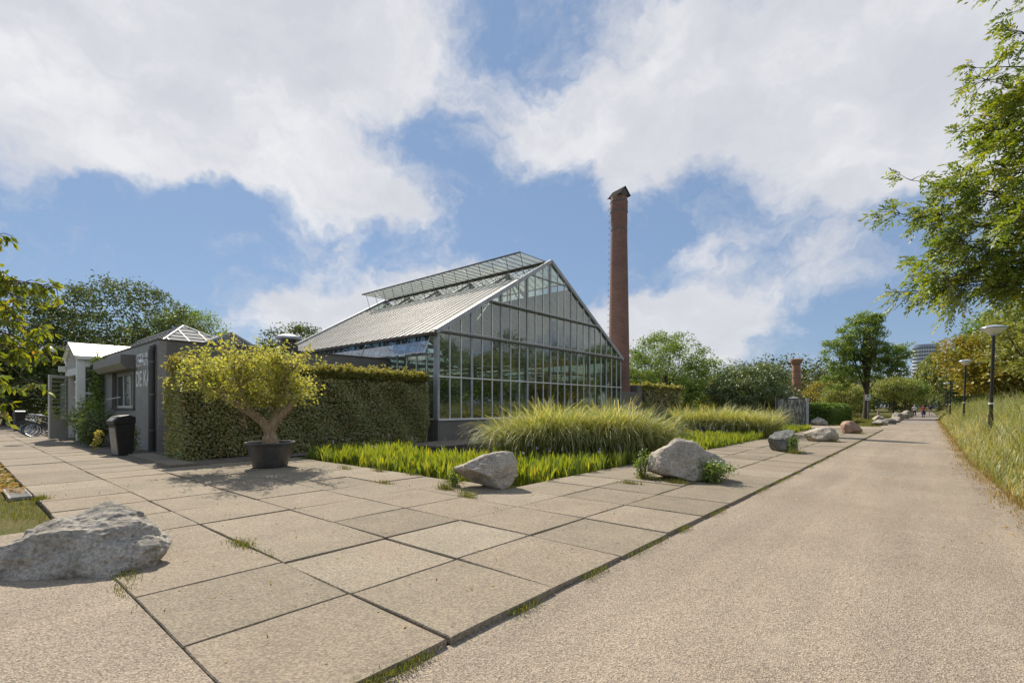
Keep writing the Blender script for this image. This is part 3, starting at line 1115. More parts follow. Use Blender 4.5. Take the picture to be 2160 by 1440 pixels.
    for i in range(nv):
        xa = GX - 0.34 - i * vw - 0.05
        xb = xa - vw + 0.10
        top, bot = (GY0 - 0.08, 4.62), (GY0 - 0.40, 3.86)
        npan = 10
        vent = MB().bar((xa, bot[0], bot[1]), (xb, bot[0], bot[1]), 0.03, 0.04).build('side_vent', 'aluminium', gh)
        for j in range(npan):
            u0 = xa + (xb - xa) * j / npan - 0.008
            u1 = xa + (xb - xa) * (j + 1) / npan + 0.008
            poly_pane('pane', [(u0, top[0], top[1]), (u1, top[0], top[1]), (u1, bot[0], bot[1] + 0.02), (u0, bot[0], bot[1] + 0.02)], 0.006, 'glass_blue', vent)
            MB().bar((u0 + 0.008, top[0], top[1]), (u0 + 0.008, bot[0], bot[1]), 0.018, 0.03, (0, -1, 0.4)).build('bar', 'aluminium', vent)
        for u in (xa - 0.02, (xa + xb) / 2):
            MB().bar((u, GY0 - 0.07, 3.84), (u - 0.25, bot[0] + 0.05, bot[1] + 0.35), 0.025, 0.025).build('stay', 'dark_steel', vent)
    # roof
    k = 32
    dx = (GX - GB) / k
    yo = YM - 2.0                       # lower edge of the ridge vent opening
    rws = 6
    nrm = Vector((0, -SL, 1)).normalized()
    for i in range(k):
        xa, xb = GX - i * dx - 0.018, GX - (i + 1) * dx + 0.018
        for r in range(rws):
            ya = GY0 - 0.16 + (yo - GY0 + 0.16) * r / rws
            yb = GY0 - 0.16 + (yo - GY0 + 0.16) * (r + 1) / rws + 0.05
            za = rz(ya) if ya > GY0 else ZE + SL * (ya - GY0)
            lift = 0.005
            poly_pane('roof_pane', [(xa, ya, za + lift), (xb, ya, za + lift), (xb, yb, rz(yb)), (xa, yb, rz(yb))], 0.006, 'whitewashed_glass', gh)
        poly_pane('roof_pane', [(xa, 2 * YM - GY0 + 0.16, ZE - SL * 0.16), (xb, 2 * YM - GY0 + 0.16, ZE - SL * 0.16), (xb, 2 * YM - yo, rz(yo)), (xa, 2 * YM - yo, rz(yo))], 0.006, 'whitewashed_glass', gh)
    for i in range(k + 1):
        x = GX - i * dx
        if i not in (0, k):
            MB().bar((x, GY0 - 0.16, ZE - SL * 0.16 + 0.012), (x, yo, rz(yo) + 0.012), 0.026, 0.05).build('glazing_bar', 'dark_steel', gh)
            MB().bar((x, GY1 + 0.16, ZE - SL * 0.16 + 0.012), (x, 2 * YM - yo, rz(yo) + 0.012), 0.036, 0.055).build('glazing_bar', 'dark_steel', gh)
    MB().box((GB, -0.06, -0.05), (GX, 0.06, 0.05)).build('ridge_beam', 'dark_steel', gh, (0, YM, ZR - 0.01))
    for s in (-1, 1):
        MB().box((GB, -0.04, -0.045), (GX, 0.04, 0.045)).build('purlin', 'dark_steel', gh, (0, YM + s * 2.0, rz(yo) - 0.035))
        MB().box((GB, -0.05, -0.06), (GX, 0.05, 0.06)).build('purlin', 'galvanised', gh, (0, YM + s * 5.2, rz(YM - 5.2) - 0.10))
    # gutters
    for s in (-1, 1):
        y = YM + s * (YM - GY0 + 0.22)
        MB().box((GB, -0.10, -0.07), (GX + 0.05, 0.10, 0.05)).build('gutter', 'gutter_brown', gh, (0, y, ZE - 0.13))
    # ridge vents: left one standing open level, right one ajar
    for s, ang, zname in ((-1, 0.01, 'ridge_vent'), (1, -0.33, 'ridge_vent')):
        W = 2.28
        x0, x1 = GX - 0.25, GB + 0.55
        hy, hz_ = YM + s * 0.07, ZR + 0.045
        fy, fz = hy + s * W * math.cos(ang), hz_ + W * math.sin(ang)
        v = MB().bar((x0, fy, fz), (x1, fy, fz), 0.06, 0.07).build(zname, 'dark_steel', gh)
        MB().bar((x0, hy, hz_ + 0.03), (x1, hy, hz_ + 0.03), 0.08, 0.08).build('hinge_rail', 'dark_steel', v)
        nb = 29
        dxx = (x0 - x1) / nb
        for i in range(nb + 1):
            x = x0 - i * dxx
            MB().bar((x, hy + s * 0.04, hz_ + 0.03), (x, fy - s * 0.03, fz), 0.020, 0.03).build('bar', 'dark_steel', v)
            if i < nb:
                poly_pane('pane', [(x - 0.014, hy + s * 0.04, hz_ + 0.04), (x - dxx + 0.014, hy + s * 0.04, hz_ + 0.04), (x - dxx + 0.014, fy, fz + 0.01), (x - 0.014, fy, fz + 0.01)], 0.006, 'glass_clear', v)
            if i % 2 == 0:
                yl = YM + s * 1.98
                MB().bar((x, fy, fz - 0.04), (x - 0.0, yl, rz(yo) + 0.03), 0.022, 0.022).build('stay', 'dark_steel', v)
                if s < 0 and i < nb - 1:
                    MB().bar((x, YM - 1.9, rz(YM - 1.9) + 0.03), (x - dxx, YM - 1.05, rz(YM - 1.05) + 0.05), 0.022, 0.022).build('brace', 'dark_steel', v)
                    MB().bar((x - 2 * dxx, YM - 1.9, rz(YM - 1.9) + 0.03), (x - dxx, YM - 1.05, rz(YM - 1.05) + 0.05), 0.022, 0.022).build('brace', 'dark_steel', v)
                    MB().bar((x - dxx, YM - 1.05, rz(YM - 1.05) + 0.05), (x - dxx, YM - 0.06, ZR - 0.03), 0.03, 0.03).build('brace', 'dark_steel', v)
    # inner portal frames
    for x in (-19.4, -22.6, -25.8, -29.0):
        f = MB()
        f.bar((x, GY0 + 0.2, ZE - 0.12), (x, YM, ZR - 0.17), 0.10, 0.16)
        f.bar((x, GY1 - 0.2, ZE - 0.12), (x, YM, ZR - 0.17), 0.10, 0.16)
        f.bar((x, GY0 + 0.2, 4.55), (x, GY1 - 0.2, 4.55), 0.10, 0.18)
        for q in (0.25, 0.5, 0.75):
            yy = GY0 + (GY1 - GY0) * q
            f.bar((x, yy, 4.6), (x, yy, rz(yy) - 0.2), 0.07, 0.07)
        f.bar((x, GY0 + 4.1, 4.6), (x, YM, ZR - 0.3), 0.06, 0.06)
        f.bar((x, GY1 - 4.1, 4.6), (x, YM, ZR - 0.3), 0.06, 0.06)
        f.bar((x, GY0 + 4.1, 4.6), (x, GY0 + 2.0, rz(GY0 + 2.0) - 0.2), 0.06, 0.06)
        f.bar((x, GY1 - 4.1, 4.6), (x, GY1 - 2.0, rz(GY1 - 2.0) - 0.2), 0.06, 0.06)
        for q in (1 / 3, 2 / 3):
            yy = GY0 + (GY1 - GY0) * q
            f.box((x - 0.06, yy - 0.06, 0.0), (x + 0.06, yy + 0.06, 4.55))
        f.build('portal_frame', 'galvanised', gh)
    for yy, zz in ((16.5, 3.6), (19.5, 3.6), (22.1, 3.6), (25.5, 3.6)):
        MB().tube([(GB + 0.5, yy, zz), (GX - 0.6, yy, zz)], 0.06, 8).build('heating_pipe', 'cream_paint', gh)
    for zz in (3.55,):
        MB().tube([(-17.4, GY0 + 0.6, zz), (-17.4, GY1 - 0.6, zz)], 0.065, 8).build('heating_pipe', 'cream_paint', gh)
    struct(MB().box((GB + 0.26, GY0 + 0.26, -0.05), (GX - 0.26, GY1 - 0.26, 0.06)).build('greenhouse_floor', 'floor_dark'))
    return gh


GH = build_greenhouse()


# ------------------------------------------------------------------ grey brick wing
WX, WY, WH = -19.56, 4.64, 3.72


def build_wing():
    b = empty('brick_wing', (0, 0, 0))
    tag(b, 'low flat-roofed dark grey painted brick building with shuttered window and white lettering', 'building')
    # walls with a window opening in the sign wall
    wx0, wx1, wz0, wz1 = -26.3, -22.7, 1.44, 3.02
    mb = MB()
    mb.box((WX - 0.22, WY + 0.22, -0.05), (WX, GY0 - 0.03, WH))
    mb.build('wall', 'grey_brick', b)
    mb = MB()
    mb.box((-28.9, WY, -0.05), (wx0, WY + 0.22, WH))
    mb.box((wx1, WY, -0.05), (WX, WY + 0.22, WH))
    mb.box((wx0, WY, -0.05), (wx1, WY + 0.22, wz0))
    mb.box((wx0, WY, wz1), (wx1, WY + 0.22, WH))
    mb.build('wall', 'grey_brick_lit', b)
    MB().box((-40, WY + 0.223, 3.30), (WX - 0.223, GY0 - 0.08, 3.44)).build('flat_roof', 'charcoal_paint', b)
    MB().box((-29.0, WY - 0.03, WH), (WX + 0.03, WY + 0.26, WH + 0.05)).box((WX - 0.26, WY + 0.26, WH), (WX + 0.03, GY0 - 0.10, WH + 0.05)).build('coping', 'charcoal_paint', b)
    # window
    w = MB()
    fy = WY + 0.10
    w.box((wx0, fy, wz0), (wx1, fy + 0.07, wz0 + 0.09)).box((wx0, fy, wz1 - 0.14), (wx1, fy + 0.07, wz1))
    for x in (wx0, wx0 + 1.18, wx0 + 2.30, wx1 - 0.09):
        w.box((x, fy + 0.002, wz0 + 0.09), (x + 0.09, fy + 0.068, wz1 - 0.14))
    win = w.build('window', 'cream_paint', b)
    for xa, xb in ((wx0 + 0.09, wx0 + 1.18), (wx0 + 1.27, wx0 + 2.30), (wx0 + 2.39, wx1 - 0.09)):
        poly_pane('pane', [(xa, fy + 0.035, wz0 + 0.09), (xb, fy + 0.035, wz0 + 0.09), (xb, fy + 0.035, wz1 - 0.14), (xa, fy + 0.035, wz1 - 0.14)], 0.006, 'glass_blue', win)
    MB().box((wx0 - 0.05, WY - 0.08, wz0 - 0.07), (wx1 + 0.05, WY + 0.098, wz0 - 0.002)).build('sill', 'charcoal_paint', win)
    for x in (wx0 - 0.04, wx1 - 0.10):
        MB().box((x, WY - 0.06, wz0), (x + 0.14, WY + 0.098, wz1 - 0.10)).build('shutter_guide', 'grey_paint', win)
    for i in range(4):
        MB().box((wx0 + 0.10, fy - 0.035 + 0.004 * i, wz1 - 0.16 - i * 0.045), (wx1 - 0.10, fy - 0.015 + 0.004 * i, wz1 - 0.118 - i * 0.045)).build('shutter_slat', 'shutter_grey', win)
    MB().tube([(wx0 + 0.2, WY - 0.25, wz0 + 0.35), (wx1 - 1.0, WY - 0.25, wz0 + 0.42)], 0.02, 6).build('window_bar', 'cream_paint', win)
    # roller shutter box with a chamfered lower front
    prof = [(-0.46, 3.42), (-0.46, 3.10), (-0.30, 2.90), (0.0, 2.90), (0.0, 3.42)]
    MB().prism([(-27.6, WY - 0.002 + y, z) for y, z in prof], (5.06, 0, 0)).build('shutter_box', 'shutter_grey', b)
    MB().prism([(-22.54, WY - 0.002 + y, z) for y, z in prof], (0.04, 0, 0)).build('shutter_box_end', 'grey_paint', b)
    # down pipe with brackets
    dp = MB().tube([(-19.93, WY - 0.11, 0.0), (-19.93, WY - 0.11, 3.36), (-19.93, WY - 0.09, 3.50), (-19.93, WY + 0.10, 3.56)], 0.095, 12).build('downpipe', 'charcoal_paint', b, smooth=True)
    for z in (0.7, 1.9, 3.0):
        MB().tube([(-19.93, WY - 0.11, z - 0.03), (-19.93, WY - 0.11, z + 0.03)], 0.108, 12).build('bracket', 'grey_paint', dp)
    # wall lamp
    MB().lathe([(0.02, 0.12), (0.06, 0.10), (0.10, 0.03), (0.11, 0.0), (0.02, 0.0)], 16).build('wall_lamp', 'lamp_white', b, (-20.72, WY - 0.20, 3.02), smooth=True)
    MB().tube([(-20.72, WY - 0.20, 3.13), (-20.72, WY - 0.16, 3.18), (-20.72, WY, 3.18)], 0.015, 6).build('lamp_arm', 'charcoal_paint', b)
    # lettering
    for txt, x0, x1, z0, z1 in (('RESTAURANT', -22.62, -19.98, 2.95, 3.42), ('DE KAS', -22.48, -20.28, 2.22, 2.80)):
        cu = bpy.data.curves.new('lettering', 'FONT')
        cu.body = txt
        cu.extrude = 0.004
        cu.offset = 0.012
        cu.space_character = 1.06
        tmp = bpy.data.objects.new('tmp', cu)
        COL.objects.link(tmp)
        bpy.context.view_layer.update()
        me = bpy.data.meshes.new_from_object(tmp.evaluated_get(bpy.context.evaluated_depsgraph_get()))
        bpy.data.objects.remove(tmp)
        co = np.empty(len(me.vertices) * 3)
        me.vertices.foreach_get('co', co)
        co = co.reshape(-1, 3)
        lo, hi = co.min(0), co.max(0)
        out = np.empty_like(co)
        out[:, 0] = x0 + (co[:, 0] - lo[0]) / (hi[0] - lo[0]) * (x1 - x0)
        out[:, 2] = z0 + (co[:, 1] - lo[1]) / (hi[1] - lo[1]) * (z1 - z0)
        out[:, 1] = WY - 0.006 - co[:, 2]
        me.vertices.foreach_set('co', out.ravel())
        me.materials.clear()
        me.materials.append(MATS['sign_white'])
        me.update()
        link(bpy.data.objects.new('lettering', me), b)
    # glazed roof lights on the flat roof: one hipped, one gabled
    sk = MB().box((-36.0, 5.6, 3.44), (-24.2, 5.72, 3.95)).box((-24.32, 5.72, 3.44), (-24.2, 9.4, 3.95)).build('rooflight_kerb', 'white_paint', b)
    # south slope and hip of the large rooflight
    e0, rdg, xr, xh = (5.55, 3.95), (7.5, 5.38), -27.4, -24.1
    k = 11
    xa_ = [xh - i * 0.8 for i in range(16)]
    for i in range(15):
        xa, xb = xa_[i] - 0.015, xa_[i + 1] + 0.015
        # clip by hip line: ridge reached at xr
        def topf(x):
            return min(1.0, (xh - x) / (xh - xr)) if x < xh else 0.0
        ta, tb = topf(xa), topf(xb)
        P = lambda x, t: (x, e0[0] + (rdg[0] - e0[0]) * t, e0[1] + (rdg[1] - e0[1]) * t)
        poly = [P(xa, 0), P(xb, 0), P(xb, tb)] + ([P(xa, ta)] if ta > 0.02 else [])
        poly_pane('roof_pane', poly, 0.01, 'rooflight_glass', sk)
        MB().bar(P(xa_[i + 1], 0), P(xa_[i + 1], max(0.05, topf(xa_[i + 1]))), 0.03, 0.05).build('glazing_bar', 'dark_steel', sk)
    for i in range(12):
        poly_pane('roof_pane', [(-26.0 - i * 0.85, 9.45, 3.95), (-26.84 - i * 0.85, 9.45, 3.95), (min(xr, -26.84 - i * 0.85), 7.5, 5.38), (min(xr, -26.0 - i * 0.85) - 0.001, 7.5, 5.38)], 0.01, 'rooflight_glass', sk)
    poly_pane('roof_pane', [(xh, 9.45, 3.95), (-26.0, 9.45, 3.95), (xr, 7.5, 5.38)], 0.01, 'rooflight_glass', sk)
    for i in range(5):
        ya, yb = 5.55 + i * 0.78, 5.55 + (i + 1) * 0.78
        T = lambda y: max(0.0, 1 - abs(y - 7.5) / 1.95)
        Q = lambda y, t: (xh + (xr - xh) * t, y, e0[1] + (rdg[1] - e0[1]) * t)
        poly = [Q(ya, 0), Q(yb, 0)] + ([Q(yb, T(yb))] if T(yb) > 0.02 else []) + ([Q(7.5, 1.0)] if ya < 7.5 < yb else []) + ([Q(ya, T(ya))] if T(ya) > 0.02 else [])
        poly_pane('roof_pane', poly, 0.01, 'rooflight_glass', sk)
        MB().bar(Q(yb, 0), Q(yb, max(0.05, T(yb))), 0.03, 0.05).build('glazing_bar', 'dark_steel', sk)
    for q in range(1, 7):
        t_ = q / 7
        yy_, zz_, xx_ = e0[0] + (rdg[0] - e0[0]) * t_, e0[1] + (rdg[1] - e0[1]) * t_ + 0.02, xh + (xr - xh) * t_
        MB().bar((xx_, yy_, zz_), (-36, yy_, zz_), 0.03, 0.02).build('lap_bar', 'dark_steel', sk)
        MB().bar((xx_, yy_, zz_), (xx_, 15.0 - yy_, zz_), 0.03, 0.02).build('lap_bar', 'dark_steel', sk)
    MB().bar((xr, 7.5, 5.40), (-36, 7.5, 5.40), 0.08, 0.06).build('ridge', 'galvanised', sk)
    MB().bar((xr, 7.5, 5.40), (xh, 5.55, 3.97), 0.06, 0.06).build('hip_bar', 'galvanised', sk)
    MB().bar((xr, 7.5, 5.40), (xh, 9.45, 3.97), 0.06, 0.06).build('hip_bar', 'galvanised', sk)
    # gabled rooflight facing the road
    gx_, y0, y1, zb, zt = -23.2, 6.95, 9.35, 4.05, 4.72
    s2 = MB().box((gx_ - 6, y0, 3.44), (gx_, y1, zb - 0.03)).build('rooflight_box', 'white_paint', b)
    ym = (y0 + y1) / 2
    MB().bar((gx_, y0 - 0.1, zb - 0.02), (gx_, ym, zt), 0.05, 0.09).build('verge', 'galvanised', s2)
    MB().bar((gx_, y1 + 0.1, zb - 0.02), (gx_, ym, zt), 0.05, 0.09).build('verge', 'galvanised', s2)
    MB().bar((gx_, y0, zb), (gx_, y1, zb), 0.05, 0.06).build('rail', 'galvanised', s2)
    for q in (0.3, 0.5, 0.7):
        yy = y0 + (y1 - y0) * q
        MB().bar((gx_, yy, zb + 0.03), (gx_, yy, zb + (zt - zb) * (1 - abs(q - .5) * 2) - 0.04), 0.03, 0.03).build('bar', 'galvanised', s2)
    poly_pane('pane', [(gx_ - 0.03, y0, zb), (gx_ - 0.03, y1, zb), (gx_ - 0.03, ym, zt)], 0.006, 'glass_clear', s2)
    for s, yy in ((-1, y0 - 0.06), (1, y1 + 0.06)):
        for i in range(6):
            xa, xb = gx_ - 0.03 - i - 0.02, gx_ - 1.03 - i + 0.02
            poly_pane('roof_pane', [(xa, yy, zb - 0.01), (xb, yy, zb - 0.01), (xb, ym, zt), (xa, ym, zt)], 0.008, 'rooflight_glass', s2)
    # extractor cowl
    cx, cy = -23.3, 10.7
    MB().lathe([(0.42, 0.0), (0.42, 0.95), (0.36, 1.0), (0.36, 1.14)], 20).build('cowl_stack', 'charcoal_paint', b, (cx, cy, 3.44), smooth=True)
    MB().lathe([(0.30, 0.0), (0.50, 0.03), (0.60, 0.08), (0.56, 0.20), (0.30, 0.30), (0.02, 0.33)], 20).build('cowl_cap', 'galvanised', b, (cx, cy, 4.62), smooth=True)
    for a in range(4):
        MB().box((-0.02, -0.02, 0), (0.02, 0.02, 0.14)).build('cowl_strut', 'galvanised', b, (cx + 0.32 * math.cos(a * 1.57), cy + 0.32 * math.sin(a * 1.57), 4.52))
    return b


build_wing()


def build_porch():
    b = empty('entrance_porch', (0, 0, 0))
    tag(b, 'white gabled entrance porch with glazed front and open door beside the brick building', 'porch')
    x0, x1, y0, y1 = -31.6, -28.45, 3.75, 12.0
    xm, ze, zr = (x0 + x1) / 2, 3.66, 4.34
    for x in (x0, x1):
        s = 1 if x == x0 else -1
        MB().box((min(0, s * 0.26), 0, 0), (max(0, s * 0.26), 0.30, ze)).build('post', 'white_paint', b, (x, y0, 0), bevel=0.015)
    MB().box((x0 + 0.26, 0.02, 0), (x1 - 0.26, 0.20, 0.30)).build('lintel', 'white_paint', b, (0, y0, 2.92))
    for s, xe in ((1, x0 - 0.12), (-1, x1 + 0.12)):
        MB().bar((xe, y0 + 0.05, ze - 0.02), (xm, y0 + 0.05, zr), 0.16, 0.15).build('bargeboard', 'white_paint', b)
        n = 10
        for i in range(n):
            ya, yb = y0 - 0.10 + i * 0.85, y0 - 0.10 + (i + 1) * 0.85 - 0.01
            poly_pane('roof_panel', [(xe, ya, ze + 0.06), (xe, yb, ze + 0.06), (xm, yb, zr + 0.09), (xm, ya, zr + 0.09)], 0.03, 'white_roof', b)
        MB().box((-0.05, 0, -0.06), (0.05, 8.3, 0.06)).build('gutter', 'white_paint', b, (xe, y0, ze - 0.02))
    for q in range(1, 6):
        x = x0 + (x1 - x0) * q / 6
        t = ze + (zr - ze) * (1 - abs(q / 6 - .5) * 2) - 0.05
        MB().box((-0.03, 0.05, 0), (0.03, 0.11, t - 3.22)).build('gable_bar', 'white_paint', b, (x, y0, 3.22))
    poly_pane('gable_pane', [(x0 + 0.1, y0 + 0.12, 3.22), (x1 - 0.1, y0 + 0.12, 3.22), (x1 - 0.1, y0 + 0.12, ze), (xm, y0 + 0.12, zr - 0.06), (x0 + 0.1, y0 + 0.12, ze)], 0.006, 'glass', b)
    # glazed side towards the brick wall
    for z0, z1 in ((0.55, 2.05), (2.13, 3.25)):
        poly_pane('side_pane', [(x1 - 0.06, y0 + 0.3, z0), (x1 - 0.06, WY - 0.01, z0), (x1 - 0.06, WY - 0.01, z1), (x1 - 0.06, y0 + 0.3, z1)], 0.006, 'glass', b)
    MB().box((-0.09, 0.3, 0), (-0.02, 0.88, 0.08)).build('side_rail', 'white_paint', b, (x1, y0, 2.05))
    MB().box((-0.12, 0.3, 0), (0.0, 0.88, 0.40)).build('fascia', 'white_paint', b, (x1, y0, 3.26))
    MB().box((-0.12, 0.3, 0), (0.0, 0.88, 0.55)).build('side_plinth', 'grey_paint', b, (x1, y0, 0))
    # open door leaf hinged on the far jamb
    d = empty('door_leaf', (-30.75, y0 - 0.02, 0.03))
    d.parent = b
    w, h = 1.08, 2.9
    fr = MB().box((0, -0.03, 0), (0.14, 0.03, h)).box((w - 0.14, -0.03, 0), (w, 0.03, h)).box((0.14, -0.029, h - 0.14), (w - 0.14, 0.029, h)).box((0.14, -0.029, 0), (w - 0.14, 0.029, 0.10))
    fr.build('stile_frame', 'cream_paint', d)
    MB().box((0.14, -0.018, 0.10), (w - 0.14, 0.018, 0.85)).build('kick_panel', 'cream_paint', d)
    for i in range(10):
        z = 0.85 + i * 0.192
        MB().box((0.14, -0.025, z), (w - 0.14, 0.025, z + 0.035)).build('door_glazing_bar', 'cream_paint', d)
    MB().box((0.14, -0.003, 0.88), (w - 0.14, 0.003, h - 0.14)).build('door_pane', 'glass', d)
    MB().tube([(w - 0.09, -0.03, 1.05), (w - 0.09, -0.09, 1.07), (w - 0.09, -0.09, 1.25), (w - 0.09, -0.03, 1.27)], 0.012, 6).build('door_handle', 'chrome', d)
    d.rotation_euler = (0, 0, R(-42))
    # dome lamp on a bracket
    MB().tube([(xm - 0.1, y0 + 0.1, zr - 0.12), (xm - 0.1, y0 - 0.75, zr - 0.12)], 0.02, 6).build('lamp_bracket', 'charcoal_paint', b)
    MB().lathe([(0.03, 0.22), (0.14, 0.20), (0.26, 0.10), (0.30, 0.0), (0.26, -0.02), (0.02, -0.03)], 20).build('dome_lamp', 'lamp_white', b, (xm - 0.1, y0 - 0.75, zr - 0.36), smooth=True)
    MB().box((-0.12, -0.25, 0), (0.14, 0.0, 0.26)).build('speaker_box', 'white_paint', b, (x0 + 0.15, y0 - 0.002, 3.15))
    MB().lathe([(0.02, 0.16), (0.09, 0.13), (0.12, 0.05), (0.10, -0.02), (0.02, -0.06)], 14).build('bulkhead_lamp', 'charcoal_paint', b, (x1 + 0.06, y0 + 0.55, 3.22), smooth=True)
    return b


build_porch()


def build_annex():
    """glazed lean-to beyond the porch"""
    b = empty('lean_to_greenhouse', (0, 0, 0))
    tag(b, 'low lean-to greenhouse of slim white glazing bars behind the open door', 'greenhouse')
    xa, xb, y, z0, z1 = -38.5, -32.0, 4.4, 0.35, 2.75
    MB().box((xa, y - 0.05, 0), (xb, y + 0.10, z0)).build('plinth', 'grey_brick', b)
    n = 13
    for i in range(n + 1):
        x = xa + (xb - xa) * i / n
        MB().box((-0.025, -0.03, 0), (0.025, 0.03, z1 - z0)).build('glazing_bar', 'white_paint', b, (x, y, z0))
        MB().bar((x, y, z1 + 0.03), (x, y + 2.2, 3.5), 0.05, 0.06).build('roof_bar', 'white_paint', b)
        if i < n:
            x2 = xa + (xb - xa) * (i + 1) / n
            poly_pane('pane', [(x + 0.03, y, z0), (x2 - 0.03, y, z0), (x2 - 0.03, y, z1), (x + 0.03, y, z1)], 0.006, 'glass', b)
            poly_pane('roof_pane', [(x + 0.03, y, z1 + 0.05), (x2 - 0.03, y, z1 + 0.05), (x2 - 0.03, y + 2.2, 3.52), (x + 0.03, y + 2.2, 3.52)], 0.006, 'glass_clear', b)
    for z in (z1, 1.95):
        MB().box((xa, -0.035, -0.04), (xb, 0.035, 0.04)).build('rail', 'white_paint', b, (0, y, z))


build_annex()


# ------------------------------------------------------------------ chimney and its base
def build_chimney():
    c = (-17.55, 32.6, 0)
    b = empty('chimney_stack', c)
    tag(b, 'tall round red brick boiler chimney behind the greenhouse gable', 'chimney')
    H = 17.0
    r0, r1 = 0.84, 0.60
    rr = lambda z: r0 + (r1 - r0) * min(1, z / 14.5)
    prof = [(rr(H * i / 40), H * i / 40) for i in range(35)] + [(0.60, 14.6), (0.60, 15.0), (0.615, 15.05), (0.615, 15.8), (0.635, 15.85), (0.635, 16.6), (0.61, 16.7), (0.60, 17.0)]
    MB().lathe(prof, 40).build('shaft', 'red_brick', b, smooth=True)
    for z in (3.6, 4.9, 14.55, 15.9, 16.6):
        r = np.interp(z, [p[1] for p in prof], [p[0] for p in prof])
        MB().lathe([(r + 0.005, -0.04), (r + 0.02, -0.035), (r + 0.02, 0.035), (r + 0.005, 0.04)], 36).build('iron_band', 'dark_steel', b, (0, 0, z), smooth=True)
    a = math.atan2(-0.652, -0.758)
    for i in range(26):
        z = 4.6 + i * 0.46
        r = float(np.interp(z, [p[1] for p in prof], [p[0] for p in prof]))
        dx, dy = math.cos(a), math.sin(a)
        sx, sy = -dy * 0.16, dx * 0.16
        pts = [(dx * (r - .01) + sx, dy * (r - .01) + sy, 0), (dx * (r + .13) + sx, dy * (r + .13) + sy, 0), (dx * (r + .13) - sx, dy * (r + .13) - sy, 0), (dx * (r - .01) - sx, dy * (r - .01) - sy, 0)]
        MB().tube(pts, 0.011, 5).build('rung', 'dark_steel', b, (0, 0, z))
    # little gabled hood
    cap = MB()
    cap.prism([(-0.62, -0.45, 17.0), (-0.62, 0.45, 17.0), (-0.62, 0.0, 17.55)], (1.24, 0, 0))
    hood = cap.build('hood', 'charcoal_paint', b)
    for s in (-1, 1):
        MB().bar((0, s * 0.52, 16.98), (0, 0, 17.60), 1.36, 0.04).build('hood_sheet', 'hood_black', hood)
    hood.rotation_euler = (0, 0, R(-18))


build_chimney()

w = MB().box((-17.0, 30.75, -0.05), (-16.55, 33.6, 2.55))
w.box((-18.6, 33.6, -0.05), (-16.55, 34.4, 3.1))
tag(w.build('boiler_house', 'grey_paint', bevel=0.02), 'plain grey rendered block at the foot of the tall brick chimney', 'outbuilding')


# ------------------------------------------------------------------ trash bins
def build_bin(loc, rz_, label):
    b = empty('litter_bin', loc, rz_)
    tag(b, label, 'bin')
    # side profile: x forward (mouth side), z up
    body = [(-0.20, 0.0), (0.17, 0.0), (0.26, 0.92), (0.26, 0.95), (-0.27, 0.98)]
    MB().prism([(x, -0.24, z) for x, z in body], (0, 0.48, 0)).build('body', 'bin_black', b, bevel=0.015)
    MB().prism([(0.176, -0.20, 0.03), (0.182, -0.20, 0.03), (0.262, -0.20, 0.86), (0.256, -0.20, 0.86)], (0, 0.40, 0)).build('front_panel', 'bin_front', b)
    hood = [(-0.28, 0.985), (0.30, 0.96), (0.33, 1.06), (0.18, 1.22), (-0.10, 1.27), (-0.28, 1.20)]
    MB().prism([(x, -0.255, z) for x, z in hood], (0, 0.51, 0)).build('hood', 'bin_black', b, bevel=0.02)
    MB().prism([(0.315, -0.17, 1.075), (0.325, -0.17, 1.085), (0.215, -0.17, 1.20), (0.205, -0.17, 1.19)], (0, 0.34, 0)).build('opening_flap', 'bin_front', b)
    MB().lathe([(0.02, -0.008), (0.03, 0.008)], 12).build('lock', 'chrome', b, (0.0, -0.262, 0.9))
    return b


build_bin((-19.35, 3.62, -0.03), R(-78), 'black litter bin with angled hood and pale front beside the grey brick wall')
build_bin((-44.0, 3.05, -0.03), R(190), 'black litter bin at the far end of the slab path next to the bicycles')


